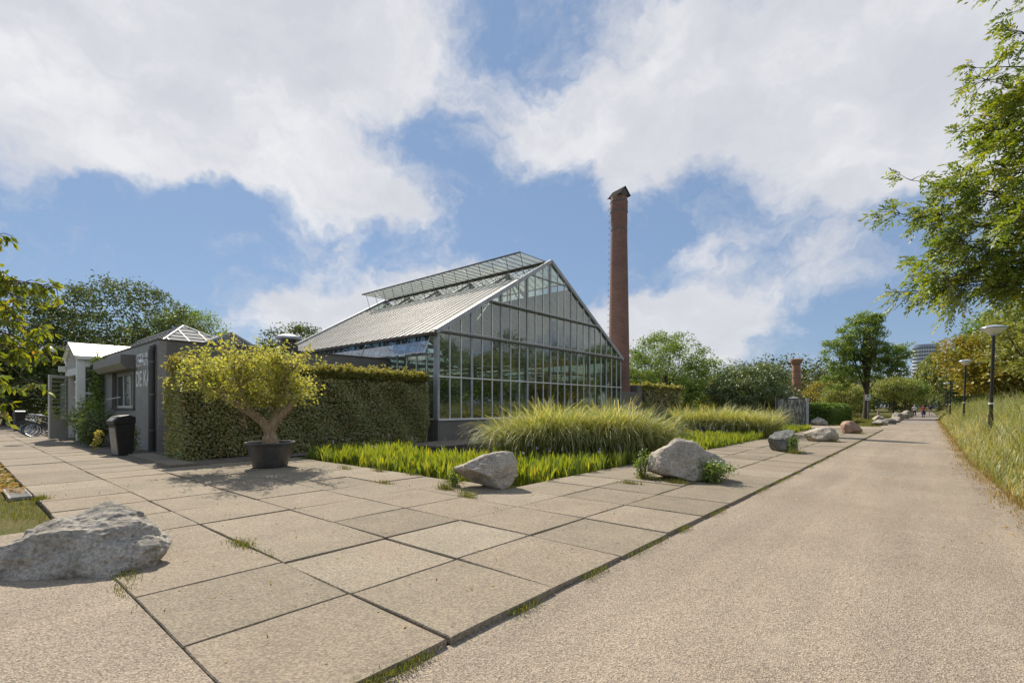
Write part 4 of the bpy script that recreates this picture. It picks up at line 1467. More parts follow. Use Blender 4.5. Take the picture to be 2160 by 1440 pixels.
# ------------------------------------------------------------------ bicycles
def build_bike(frame_mat):
    b = empty('bicycle', (0, 0, 0))
    for x in (-0.53, 0.55):
        wh = MB().torus((0, 0, 0), 0.325, 0.020, 1, 28, 8).build('wheel', 'rubber', b, (x, 0, 0.345), smooth=True)
        MB().torus((0, 0, 0), 0.300, 0.010, 1, 28, 6).build('rim', 'chrome', wh)
        sp = MB()
        for i in range(12):
            t = math.pi * 2 * i / 12
            sp.bar((0, 0.02 * (-1) ** i, 0), (0.30 * math.cos(t), 0, 0.30 * math.sin(t)), 0.004, 0.004)
        sp.build('spokes', 'chrome', wh)
        MB().tube([(0, -0.05, 0), (0, 0.05, 0)], 0.022, 8).build('hub', 'chrome', wh)
    f = MB()
    f.tube([(-0.53, 0, 0.345), (-0.08, 0, 0.30), (0.40, 0, 0.72)], 0.019, 8)
    f.tube([(-0.53, 0, 0.345), (-0.20, 0, 0.80)], 0.014, 8)
    f.tube([(-0.08, 0, 0.30), (-0.22, 0, 0.90)], 0.018, 8)
    f.tube([(-0.17, 0, 0.62), (0.38, 0, 0.84)], 0.018, 8)
    f.tube([(0.36, 0, 0.92), (0.42, 0, 0.68)], 0.022, 8)
    f.build('frame', frame_mat, b, smooth=True)
    MB().tube([(0.42, 0, 0.68), (0.45, 0.045, 0.60), (0.55, 0.05, 0.345)], 0.013, 6).tube([(0.42, 0, 0.68), (0.45, -0.045, 0.60), (0.55, -0.05, 0.345)], 0.013, 6).build('fork', frame_mat, b)
    MB().tube([(0.36, 0, 0.92), (0.34, 0, 1.04), (0.36, 0.18, 1.08), (0.24, 0.28, 1.08), (0.12, 0.28, 1.06)], 0.012, 6).tube([(0.34, 0, 1.04), (0.36, -0.18, 1.08), (0.24, -0.28, 1.08), (0.12, -0.28, 1.06)], 0.012, 6).build('handlebar', 'chrome', b)
    MB().prism([(-0.36, -0.10, 0.93), (-0.36, 0.10, 0.93), (-0.20, 0.06, 0.95), (-0.06, 0.02, 0.94), (-0.06, -0.02, 0.94), (-0.20, -0.06, 0.95)], (0, 0, 0.06)).build('saddle', 'leather', b, bevel=0.02)
    rk = MB().bar((-0.26, 0.06, 0.76), (-0.82, 0.06, 0.72), 0.012, 0.012).bar((-0.26, -0.06, 0.76), (-0.82, -0.06, 0.72), 0.012, 0.012)
    for i in range(4):
        rk.bar((-0.34 - i * 0.14, -0.06, 0.755 - i * 0.01), (-0.34 - i * 0.14, 0.06, 0.755 - i * 0.01), 0.01, 0.01)
    rk.bar((-0.75, 0.06, 0.72), (-0.53, 0.06, 0.345), 0.01, 0.01).bar((-0.75, -0.06, 0.72), (-0.53, -0.06, 0.345), 0.01, 0.01)
    rk.build('luggage_rack', 'bike_black', b)
    for x in (-0.53, 0.55):
        fd = MB()
        for i in range(9):
            t0, t1 = R(20 + i * 16), R(20 + (i + 1) * 16)
            fd.bar((x + 0.365 * math.cos(t0), 0, 0.345 + 0.365 * math.sin(t0)), (x + 0.365 * math.cos(t1), 0, 0.345 + 0.365 * math.sin(t1)), 0.045, 0.006, (0, 1, 0))
        fd.build('mudguard', frame_mat, b)
    MB().tube([(-0.08, -0.07, 0.30), (-0.02, -0.08, 0.16)], 0.010, 6).tube([(-0.08, 0.07, 0.30), (-0.14, 0.08, 0.44)], 0.010, 6).tube([(-0.08, -0.08, 0.30), (-0.08, 0.08, 0.30)], 0.02, 8).build('crank', 'chrome', b)
    for s, x, z in ((-1, -0.02, 0.16), (1, -0.14, 0.44)):
        MB().box((x - 0.045, s * 0.08 - 0.04, z - 0.012), (x + 0.045, s * 0.08 + 0.04, z + 0.012)).build('pedal', 'rubber', b)
    MB().tube([(0.44, 0, 0.80), (0.52, 0, 0.80)], 0.035, 10).build('headlight', 'chrome', b)
    return b


protos = {m: build_bike(m) for m in ('bike_black', 'bike_green', 'bike_blue')}
used = set()
gb = random.Random(5)
for i, (x, y, fm, lab) in enumerate([
        (-33.6, 3.35, 'bike_black', 'black city bicycle parked closest to the open white door'),
        (-34.4, 3.35, 'bike_green', 'olive green city bicycle, the only green one in the parked row'),
        (-35.3, 3.40, 'bike_black', None), (-36.1, 3.35, 'bike_black', None),
        (-37.0, 3.45, 'bike_blue', 'dark blue city bicycle in the middle of the parked row'),
        (-37.9, 3.40, 'bike_black', None), (-38.8, 3.45, 'bike_black', None), (-39.7, 3.5, 'bike_black', 'black city bicycle at the litter bin end of the parked row')]):
    o = copy_tree(protos[fm]) if fm in used else protos[fm]
    used.add(fm)
    o.location = (x, y, -0.03)
    o.rotation_euler = (R(gb.uniform(3, 8)), 0, R(-100 + gb.uniform(-7, 7)))
    tag(o, lab or 'black city bicycle parked in the middle of the row between other bicycles', 'bicycle', 'bicycles parked by the porch')


# ------------------------------------------------------------------ boulders
def boulder(loc, size, yaw, seed, mat, label, shape=None, sub=6, cuts=12, rough=0.10, group='boulders set along the path', lean=0.0, foot=0.36):
    g = np.random.default_rng(seed)
    bm = bmesh.new()
    bmesh.ops.create_icosphere(bm, subdivisions=sub, radius=1.0)
    co = np.array([v.co[:] for v in bm.verts])
    # blunt facets: planes that cut the ball
    for _ in range(cuts):
        n = unit(g.normal(size=3))
        n[2] = n[2] * 0.7 + 0.15
        n = unit(n)
        d = g.uniform(0.55, 0.88)
        t = co @ n - d
        co = co - np.outer(np.where(t > 0, t * 0.90, 0), n)
    if shape is not None:
        co = shape(co)
    off = g.uniform(-50, 50, 3)
    dsp = np.empty(len(co))
    for i, p in enumerate(co):
        v = Vector(p)
        a = mnoise.fractal(v * 1.6 + Vector(off), 1.0, 2.1, 4)
        b = mnoise.ridged_multi_fractal(v * 3.2 + Vector(off) * 1.7, 0.9, 2.2, 5, 1.0, 2.0)
        c = mnoise.fractal(v * 11 + Vector(off), 0.9, 2.1, 3)
        dsp[i] = a * 1.1 + (b - 1.1) * 0.20 + c * 0.08
    co = co + unit(co) * (dsp * rough)[:, None]
    co = co * (np.array(size) / 2)
    co[:, 0] += lean * co[:, 2]
    zmin = -foot * size[2]
    co[:, 2] = np.where(co[:, 2] < zmin, zmin + (co[:, 2] - zmin) * 0.15, co[:, 2])
    co[:, 2] -= co[:, 2].min() + 0.04
    for v, p in zip(bm.verts, co):
        v.co = p
    me = bpy.data.meshes.new('boulder')
    bm.to_mesh(me)
    bm.free()
    me.materials.append(MATS[mat])
    me.polygons.foreach_set('use_smooth', [True] * len(me.polygons))
    o = link(bpy.data.objects.new('boulder', me))
    o.location = loc
    o.rotation_euler = (0, 0, yaw)
    return tag(o, label, 'boulder', group)


CY = R(40.687)        # yaw that turns local x to the camera's right


def sh_wedge(c):      # high at +x, low tail at -x with undercut
    c = c.copy()
    k = np.clip((c[:, 0] + 1) / 2, 0, 1)
    top = 0.45 + 0.75 * k ** 1.2
    c[:, 2] = np.where(c[:, 2] > 0, c[:, 2] * top, c[:, 2] * (0.35 + 0.75 * k))
    c[:, 2] += 0.10 * (1 - k)
    return c


def sh_left(c):       # peak left of centre, long slope to the right
    c = c.copy()
    k = np.clip((c[:, 0] + 1) / 2, 0, 1)
    c[:, 2] = np.where(c[:, 2] > 0, c[:, 2] * (1.12 - 0.62 * np.abs(k - 0.34) ** 1.15 * 1.6), c[:, 2])
    return c


def sh_long(c):       # long low back, peak right of centre, tail to the left
    c = c.copy()
    k = np.clip((c[:, 0] + 1) / 2, 0, 1)
    c[:, 2] = np.where(c[:, 2] > 0, c[:, 2] * (0.30 + 0.80 * np.exp(-((k - 0.72) / 0.36) ** 2)), c[:, 2])
    c[:, 1] *= 0.7 + 0.4 * k
    return c


boulder((-6.28, 0.74, -0.02), (1.80, 1.15, 1.0), CY, 19, 'rock_grey', 'long low grey boulder with a folded ridged back, at the forecourt corner of the slabs', sh_long, 7, 10, 0.14, foot=0.08)
boulder((-6.15, 6.55, 0.0), (1.40, 1.0, 0.88), CY, 23, 'rock_pale', 'pale wedge-shaped boulder leaning up to a high point, at the pond corner', sh_wedge, 6, 14, 0.11, lean=0.12)
boulder((-3.85, 10.0, 0.0), (1.55, 1.2, 1.02), CY, 37, 'rock_pale', 'large pale speckled boulder with a green creeper at its foot', sh_left, 6, 12, 0.10)
boulder((-3.70, 18.2, 0.0), (1.18, 1.0, 0.88), CY, 41, 'rock_dark', 'dark blue-grey lumpy boulder with a rusty foot on the slabs', None, 6, 16, 0.11)
boulder((-3.55, 24.6, 0.0), (1.42, 1.1, 0.86), CY, 53, 'rock_pale', 'pale angular grey boulder lying just before the reddish one', sh_left, 5, 16, 0.07)
boulder((-3.40, 32.8, 0.0), (1.45, 1.1, 0.86), CY, 67, 'rock_red', 'rounded reddish brown boulder on the slabs', None, 5, 8, 0.06)
boulder((-6.9, 46.3, -0.04), (1.60, 1.2, 0.82), CY, 71, 'rock_grey', 'smooth dome-shaped grey boulder in front of the clipped green hedge', None, 5, 8, 0.05)
for k, (x, y, s, h, m, lab) in enumerate([
        (-3.15, 49.9, 1.45, 0.60, 'rock_grey', 'flat grey boulder at the near tip of the rock group on the lawn'),
        (-3.55, 56.5, 1.5, 1.0, 'rock_pale', 'tallest pale boulder of the rock group on the lawn'),
        (-2.75, 53.6, 1.3, 0.62, 'rock_dark', 'dark low boulder wedged in the rock group on the lawn'),
        (-2.55, 58.5, 1.5, 0.75, 'rock_pale', 'rounded pale boulder of the rock group at the brick road edge'),
        (-2.75, 68.5, 1.5, 1.15, 'rock_grey', 'upright grey boulder standing alone between the rock group and the walkers'),
        (-2.6, 78.0, 1.6, 0.9, 'rock_pale', 'pale boulder close to the walkers, with another behind it'),
        (-2.5, 83.5, 1.9, 1.2, 'rock_grey', 'grey boulder at the walkers\' elbow by the road edge')]):
    boulder((x, y, -0.05), (s, s * 0.8, h), CY + k, 80 + k, m, lab, None, 4, 12, 0.09)


# ------------------------------------------------------------------ hedges
def hedge(name, lo, hi, mat, leaf, n, label, shoots=0, cat='hedge', seed=1, core='hedge_core', bulge=0.20, rot=0.0):
    g = np.random.default_rng(seed)
    c0 = ((lo[0] + hi[0]) / 2, (lo[1] + hi[1]) / 2, 0)
    e = empty(name, c0, rot)
    tag(e, label, cat)
    L = np.array(hi) - np.array(lo)
    hx, hy, H = L[0] / 2, L[1] / 2, hi[2]
    MB().box((-hx + 0.24, -hy + 0.24, 0), (hx - 0.24, hy - 0.24, H - 0.28)).build('hedge_core', core, e)
    areas = [L[1] * H, L[1] * H, L[0] * H, L[0] * H, L[0] * L[1]]
    pts = []
    for k, a in enumerate(areas):
        m = int(n * a / sum(areas))
        u, v = g.uniform(-1, 1, m), g.uniform(0, 1, m)
        dep = -np.abs(g.normal(0, 0.11, m)) + 0.05
        if k < 2:
            s = 1 if k == 0 else -1
            p = np.stack([s * (hx + dep), u * hy, v * H], 1)
        elif k < 4:
            s = 1 if k == 2 else -1
            p = np.stack([u * hx, s * (hy + dep), v * H], 1)
        else:
            p = np.stack([u * hx, (v * 2 - 1) * hy, H + dep], 1)
        pts.append(p)
    p = np.concatenate(pts)
    # lumpy outline
    q = p + np.array([seed * 3.1, 0, 0])
    lump = np.sin(q[:, 0] * 2.3 + 1) * np.sin(q[:, 1] * 1.9) * np.sin(q[:, 2] * 2.7 + .5) + 0.6 * np.sin(q[:, 1] * 4.1 + q[:, 2] * 3.3)
    ctr = p - np.array([0, 0, H / 2])
    out = unit(ctr / np.array([hx, hy, H / 2]) ** 2)
    p = p + out * (lump * bulge * 0.5)[:, None]
    # round off the arrises, clipped unevenly
    tz = np.clip((p[:, 2] - (H - 0.45)) / 0.45, 0, 1) ** 2
    p[:, 0] *= 1 - tz * 0.20 / max(hx, .2)
    p[:, 1] *= 1 - tz * 0.25 / hy
    p[:, 2] += np.where(p[:, 2] > H * .6, 0.07 * np.sin(p[:, 1] * 1.1 + seed) + 0.04 * np.sin(p[:, 1] * 2.9), 0)
    leaves('foliage', mat, p, leaf, leaf * 0.62, e, g, 0.4, out=out)
    if shoots:
        pc = []
        for _ in range(shoots):
            b = np.array([hx * (1 - 2 * g.uniform(0, 1) ** 2), g.uniform(-hy, hy), H - 0.10])
            ln = abs(g.normal(0.16, 0.07)) + 0.08 + (0.25 * g.uniform() if g.uniform() < .08 else 0)
            t = g.uniform(0, 1, int(12 + ln * 60))
            pc.append(b + np.stack([t * g.normal(0, .10) + g.normal(0, .03, len(t)), t * g.normal(0, .10) + g.normal(0, .03, len(t)), t * ln], 1))
        leaves('top_shoots', 'leaf_hedge_tip', np.concatenate(pc), leaf * 1.15, leaf * 0.7, e, g, 0.4)
    return e


hedge('beech_hedge', (-17.35, 4.30, 0), (-15.95, 13.15, 2.66), 'leaf_hedge', 0.075, 105000, 'long tall dark hedge with pale ragged top in front of the grey wall', 2600, seed=2)
hedge('trimmed_hedge', (-19.2, 34.6, 0), (-16.3, 41.5, 3.0), 'leaf_hedge', 0.13, 14000, 'squarish brownish green hedge beside the grey block and chimney', 500, seed=3)
hedge('box_hedge', (-10.2, 49.0, 0), (-6.4, 63.0, 1.62), 'leaf_box_hedge', 0.14, 42000, 'low neatly clipped bright green hedge behind the stained panel', 0, seed=4)
hedge('low_hedge', (-66, 6.4, 0), (-45.5, 7.6, 1.25), 'leaf_box_hedge', 0.13, 16000, 'low clipped hedge behind the parked bicycles', 60, seed=5)


# ------------------------------------------------------------------ trees
def curve_pts(p0, p1, sag, n, g, jit=0.06):
    p0, p1 = np.asarray(p0, float), np.asarray(p1, float)
    L = np.linalg.norm(p1 - p0)
    t = np.linspace(0, 1, n)[:, None]
    p = p0 + (p1 - p0) * t
    p[:, 2] += (np.sin(t[:, 0] * np.pi)) * sag * L
    j = g.normal(0, jit * L / n * 1.5, (n, 3))
    j[0] = j[-1] = 0
    return p + np.cumsum(j, 0) * np.sin(t * np.pi)


def tree(name, label, loc, crown, trunk_h, trunk_r, mat, leaf, nclump, per, sig, seed, bark='bark_dark', limbs=14, up=0.5, droop=0.15, flat=0.7, cat='tree', group=None, shell=0.5, rz_=0.0, lean=(0, 0), lw=0.55, wind=None, twigs=True):
    """crown: list of ellipsoids (cx,cy,cz,rx,ry,rz) relative to loc"""
    g = np.random.default_rng(seed)
    e = empty(name, loc, rz_)
    tag(e, label, cat, group)
    cr = np.array(crown, float)
    top = np.array([lean[0], lean[1], trunk_h])
    tr = MB()
    tp = curve_pts((0, 0, -0.15), top, 0.0, 7, g, 0.10)
    trad = [trunk_r * (1.35 if i == 0 else 1.0) * (1 - 0.45 * i / 6) for i in range(7)]
    tr.tube(tp, trad, 10)
    vol = cr[:, 3] * cr[:, 4] * cr[:, 5]
    # clump centres spread through the crown, denser towards its skin
    which = g.choice(len(cr), nclump, p=vol / vol.sum())
    u = unit(g.normal(size=(nclump, 3)))
    r = g.uniform(0, 1, nclump) ** (1 / 3)
    r = shell * (0.72 + 0.28 * r) + (1 - shell) * r
    cc = cr[which, :3] + u * r[:, None] * cr[which, 3:]
    # limbs towards some of the clumps
    ends = cc[g.choice(nclump, min(limbs, nclump), replace=False)]
    for q in ends:
        k = g.integers(2, 7)
        st = tp[k]
        lp = curve_pts(st, q, 0.08, 7, g, 0.10)
        r0 = trad[k] * g.uniform(0.35, 0.6)
        tr.tube(lp, [r0 * (1 - 0.85 * i / 6) for i in range(7)], 6)
        if twigs:
            near = cc[np.argsort(np.linalg.norm(cc - q, axis=1))[1:6]]
            for w in near:
                b = lp[g.integers(2, 6)]
                tr.tube(curve_pts(b, w, 0.05, 4, g, 0.1), [r0 * 0.35, r0 * 0.25, r0 * 0.15, r0 * 0.05], 4)
    tr.build('trunk', bark, e, smooth=True)
    m = g.poisson(per, nclump) + 4
    idx = np.repeat(np.arange(nclump), m)
    s = g.uniform(0.6, 1.35, nclump)[idx]
    off = np.clip(g.normal(size=(len(idx), 3)), -1.6, 1.6) * np.array([1, 1, flat]) * sig * s[:, None]
    p = cc[idx] + off
    var = np.clip(g.uniform(0, 1, len(p)) * 0.65 + g.uniform(0, 0.35, nclump)[idx], 0, 1)
    leaves('crown', mat, p, leaf, leaf * lw, e, g, up, droop, var, wind)
    return e


# dark trees behind the restaurant on the left
tree('broad_tree', 'tall dark broad tree rising behind the porch roof', (-57, 10.8, 0), [(0, 0, 8.6, 5.6, 5.6, 4.6), (3.0, 3.6, 6.6, 4.2, 4.2, 3.2), (-4, -3, 6.5, 4.2, 4.2, 3.4), (0, 0, 4.0, 6.0, 6.0, 2.8)], 8, 0.34, 'leaf_dark', 0.27, 620, 46, 0.46, 21)
tree('broad_tree', 'dense dark tree behind the parked bicycles', (-59, 3.4, 0), [(0, 0, 7.4, 5.0, 5.0, 4.6), (2.5, -3.5, 5.4, 3.8, 3.8, 3.4), (0, 0, 3.6, 6.0, 6.0, 2.6)], 7, 0.32, 'leaf_dark', 0.27, 560, 46, 0.46, 22)
tree('broad_tree', 'lighter green tree peeping over the hipped rooflight', (-72, 19.5, 0), [(0, 0, 9.5, 6, 6, 4.2), (3, 2, 6, 5, 5, 3)], 8, 0.3, 'leaf_mid', 0.32, 330, 42, 0.55, 23)
tree('broad_tree', 'dark tree at the far end of the slab path', (-68, -3.5, 0), [(0, 0, 8, 6, 6, 5.6), (0, 0, 4, 6.5, 6.5, 3.2)], 8, 0.34, 'leaf_dark', 0.3, 480, 44, 0.5, 24)
tree('broad_tree', 'dark tree whose tip shows above the far greenhouse eave', (-52, 25, 0), [(0, 0, 6.6, 4.5, 4.5, 3.4)], 5, 0.25, 'leaf_dark', 0.28, 240, 42, 0.46, 25)
# trees beyond the pond
tree('bushy_tree', 'wide bushy green tree right behind the brick chimney', (-20.6, 48.4, 0), [(0, 0, 5.4, 4.4, 4.4, 3.6), (3.2, 2.6, 3.6, 3.4, 3.4, 2.6), (-1.0, -0.6, 7.2, 2.4, 2.4, 2.0), (-3.5, -2, 3.6, 3.2, 3.2, 2.8)], 5, 0.28, 'leaf_mid', 0.21, 560, 46, 0.36, 31)
tree('bushy_tree', 'dense rounded glossy green tree behind the reeds', (-12.6, 48.9, 0), [(0, 0, 3.0, 3.3, 3.3, 2.35), (0.6, 0.5, 4.0, 2.0, 2.0, 1.5), (-1.7, -1.3, 2.4, 2.2, 2.2, 1.9), (2.2, 1.8, 2.0, 1.9, 1.9, 1.6)], 3, 0.2, 'leaf_glossy', 0.20, 480, 44, 0.30, 32)
tree('bushy_tree', 'yellowing bushy tree half hidden behind the glossy green tree', (-19.0, 63.5, 0), [(0, 0, 3.4, 2.6, 2.6, 2.0), (-1, 0, 2, 2.6, 2.6, 1.6)], 3, 0.18, 'leaf_yellow', 0.22, 220, 40, 0.36, 33)
tree('shade_tree', 'large dark spreading tree on the lawn with layered branches and visible trunk', (-6.3, 76.4, 0), [(-0.6, -0.5, 10.2, 2.7, 2.7, 3.0), (1.9, 1.6, 7.8, 2.5, 2.5, 2.0), (-2.5, -2.1, 8.0, 1.8, 1.8, 3.2), (0, 0, 12.0, 1.7, 1.7, 1.6), (3.2, 2.7, 8.2, 1.5, 1.5, 1.6), (3.0, 2.6, 6.2, 1.6, 1.5, 0.9), (0.6, 0.5, 6.2, 2.8, 2.6, 1.4), (-2.5, -2.1, 4.9, 1.9, 1.9, 1.6)], 10, 0.30, 'leaf_mid', 0.24, 430, 62, 0.33, 34, flat=0.45, shell=0.35, limbs=26)
tree('bushy_tree', 'rounded orange-green bush tree between the brick column and the shade tree', (-13.4, 93.5, 0), [(0, 0, 3.2, 3.0, 3.0, 2.4), (-2.0, -1, 2.4, 2.4, 2.4, 1.8)], 3, 0.2, 'leaf_yellow', 0.28, 180, 36, 0.42, 35)
tree('bushy_tree', 'low leafy green tree behind the shade tree trunk', (-9.6, 88.0, 0), [(0, 0, 2.6, 3.2, 3.2, 2.4)], 2.5, 0.18, 'leaf_willow', 0.26, 190, 40, 0.42, 36)
tree('orchard_tree', 'small round-headed tree with pale leaves behind the sign post', (-4.3, 95.5, 0), [(0, 0, 4.2, 2.8, 2.8, 1.7)], 3.2, 0.16, 'leaf_willow', 0.24, 170, 40, 0.36, 37, limbs=10)
tree('orchard_tree', 'small dark round-headed tree on the lawn next to the walkers', (-3.4, 108, 0), [(0, 0, 4.4, 3.2, 3.2, 1.9)], 3.2, 0.16, 'leaf_mid', 0.28, 170, 40, 0.4, 38, limbs=10)
tree('orchard_tree', 'low young tree with pale trunk behind the walkers', (-3.0, 127, 0), [(0, 0, 3.4, 2.6, 2.6, 1.8)], 2.6, 0.12, 'leaf_willow', 0.3, 120, 36, 0.4, 39, limbs=8)
# right side
tree('chestnut_tree', 'yellow autumn-tinted tree behind the tall lamp post', (4.0, 53.0, 0.6), [(0, 0, 4.4, 3.6, 4.2, 2.5), (-1.8, -0.5, 5.2, 2.0, 2.2, 1.3), (2.6, 1, 5.0, 3.0, 3.0, 2.2), (0.5, -2, 3.2, 3.6, 3.2, 1.7)], 3.6, 0.24, 'leaf_yellow', 0.26, 420, 44, 0.34, 41, lw=0.6)
tree('broad_tree', 'dark green tree rising above the yellow tree', (6.2, 69, 0.8), [(0, 0, 7.8, 4.2, 4.6, 3.2), (-2.0, -1.5, 6.6, 2.6, 3.0, 2.4), (3, 0, 6, 4.4, 4.4, 3)], 7, 0.3, 'leaf_mid', 0.28, 420, 42, 0.42, 42)
tree('broad_tree', 'fresh green tree at the top of the grassy bank by the yellow tree', (5.0, 40.5, 0.8), [(0, 0, 4.6, 2.6, 2.6, 2.4), (2.0, 1, 4.2, 3, 3, 3)], 4, 0.2, 'leaf_willow', 0.24, 300, 42, 0.34, 43)
tree('broad_tree', 'dark shrubby tree under the yellow tree along the road', (5.0, 74, 0.4), [(0, 0, 3.6, 3.4, 5.0, 3.0)], 3, 0.2, 'leaf_dark', 0.30, 260, 40, 0.45, 44)
tree('broad_tree', 'tall dark tree at the bend beside the weeping willow', (5.6, 112, 0.3), [(0, 0, 6.6, 3.6, 5.0, 5.0)], 6, 0.25, 'leaf_dark', 0.36, 330, 42, 0.5, 45)


def willow():
    g = np.random.default_rng(46)
    loc = (2.2, 146, 0)
    e = empty('willow_tree', loc)
    tag(e, 'pale weeping willow hanging over the far end of the road', 'tree')
    tr = MB()
    tp = curve_pts((0.6, 0, -0.1), (0.3, 0, 8.0), 0, 6, g, 0.05)
    tr.tube(tp, [0.5, 0.42, 0.38, 0.34, 0.3, 0.22], 9)
    pts = []
    for k in range(330):
        a = g.uniform(0, 2 * math.pi)
        rr = 4.8 * g.uniform(0.15, 1) ** 0.5
        z0 = 7.5 + 7.0 * (1 - (rr / 5.4) ** 2) + g.normal(0, 0.4)
        ln = g.uniform(2.5, 6.5)
        t = np.linspace(0, 1, 44)
        w = rr + 0.7 * np.sqrt(t)
        p = np.stack([w * math.cos(a) + g.normal(0, .13, 44), w * math.sin(a) + g.normal(0, .13, 44), z0 - ln * t], 1)
        pts.append(p)
        if k % 9 == 0:
            q = np.array([rr * math.cos(a), rr * math.sin(a), z0])
            tr.tube(curve_pts(tp[4], q, 0.15, 6, g, 0.08), [0.14, 0.11, 0.08, 0.06, 0.04, 0.02], 5)
    tr.build('trunk', 'bark_dark', e, smooth=True)
    p = np.concatenate(pts)
    p = p[p[:, 2] > 0.9]
    n = len(p)
    d = g.normal(size=(n, 3)) * 0.35 + np.array([0, 0, -1.0])
    nr = g.normal(size=(n, 3))
    v, q, va = leaf_arrays(p, d, nr, 0.62 * g.uniform(.7, 1.3, n), 0.20 * g.uniform(.7, 1.3, n), np.clip(np.repeat(g.uniform(0, .5, 330), 44)[:n] + g.uniform(0, .5, n), 0, 1))
    link(bpy.data.objects.new('crown', np_mesh('crown', v, q, 'leaf_willow', va)), e)


willow()


def woodland():
    """far-off belt of wood that reads as one mass"""
    g = np.random.default_rng(50)
    pts = []
    for k in range(260):
        x = g.uniform(-150, 40)
        y = g.uniform(150, 215) if x > -12 else g.uniform(105, 190)
        if -6 < x < 5 and y < 185:
            continue
        h = g.uniform(8.5, 13.0)
        r = g.uniform(3.5, 6)
        m = 46
        u = unit(g.normal(size=(m, 3)))
        c = np.array([x, y, h * 0.5]) + u * np.array([r, r, h * 0.5]) * g.uniform(0.6, 1, (m, 1))
        pts.append((c[:, None, :] + np.clip(g.normal(0, 0.75, (m, 26, 3)), -1.1, 1.1)).reshape(-1, 3))
    # wood behind the buildings on the left
    for k in range(70):
        x, y = g.uniform(-150, -95), g.uniform(-25, 120)
        h = g.uniform(9, 14)
        u = unit(g.normal(size=(46, 3)))
        c = np.array([x, y, h * 0.5]) + u * np.array([5, 5, h * 0.5]) * g.uniform(0.6, 1, (46, 1))
        pts.append((c[:, None, :] + np.clip(g.normal(0, 0.75, (46, 26, 3)), -1.1, 1.1)).reshape(-1, 3))
    p = np.concatenate(pts)
    p = p[p[:, 2] > 0]
    o = leaves('woodland', 'leaf_far', p, 0.55, 0.38, None, g, 0.5, 0.1)
    tag(o, 'distant belt of woodland along the horizon', 'woodland', None, 'stuff')


woodland()


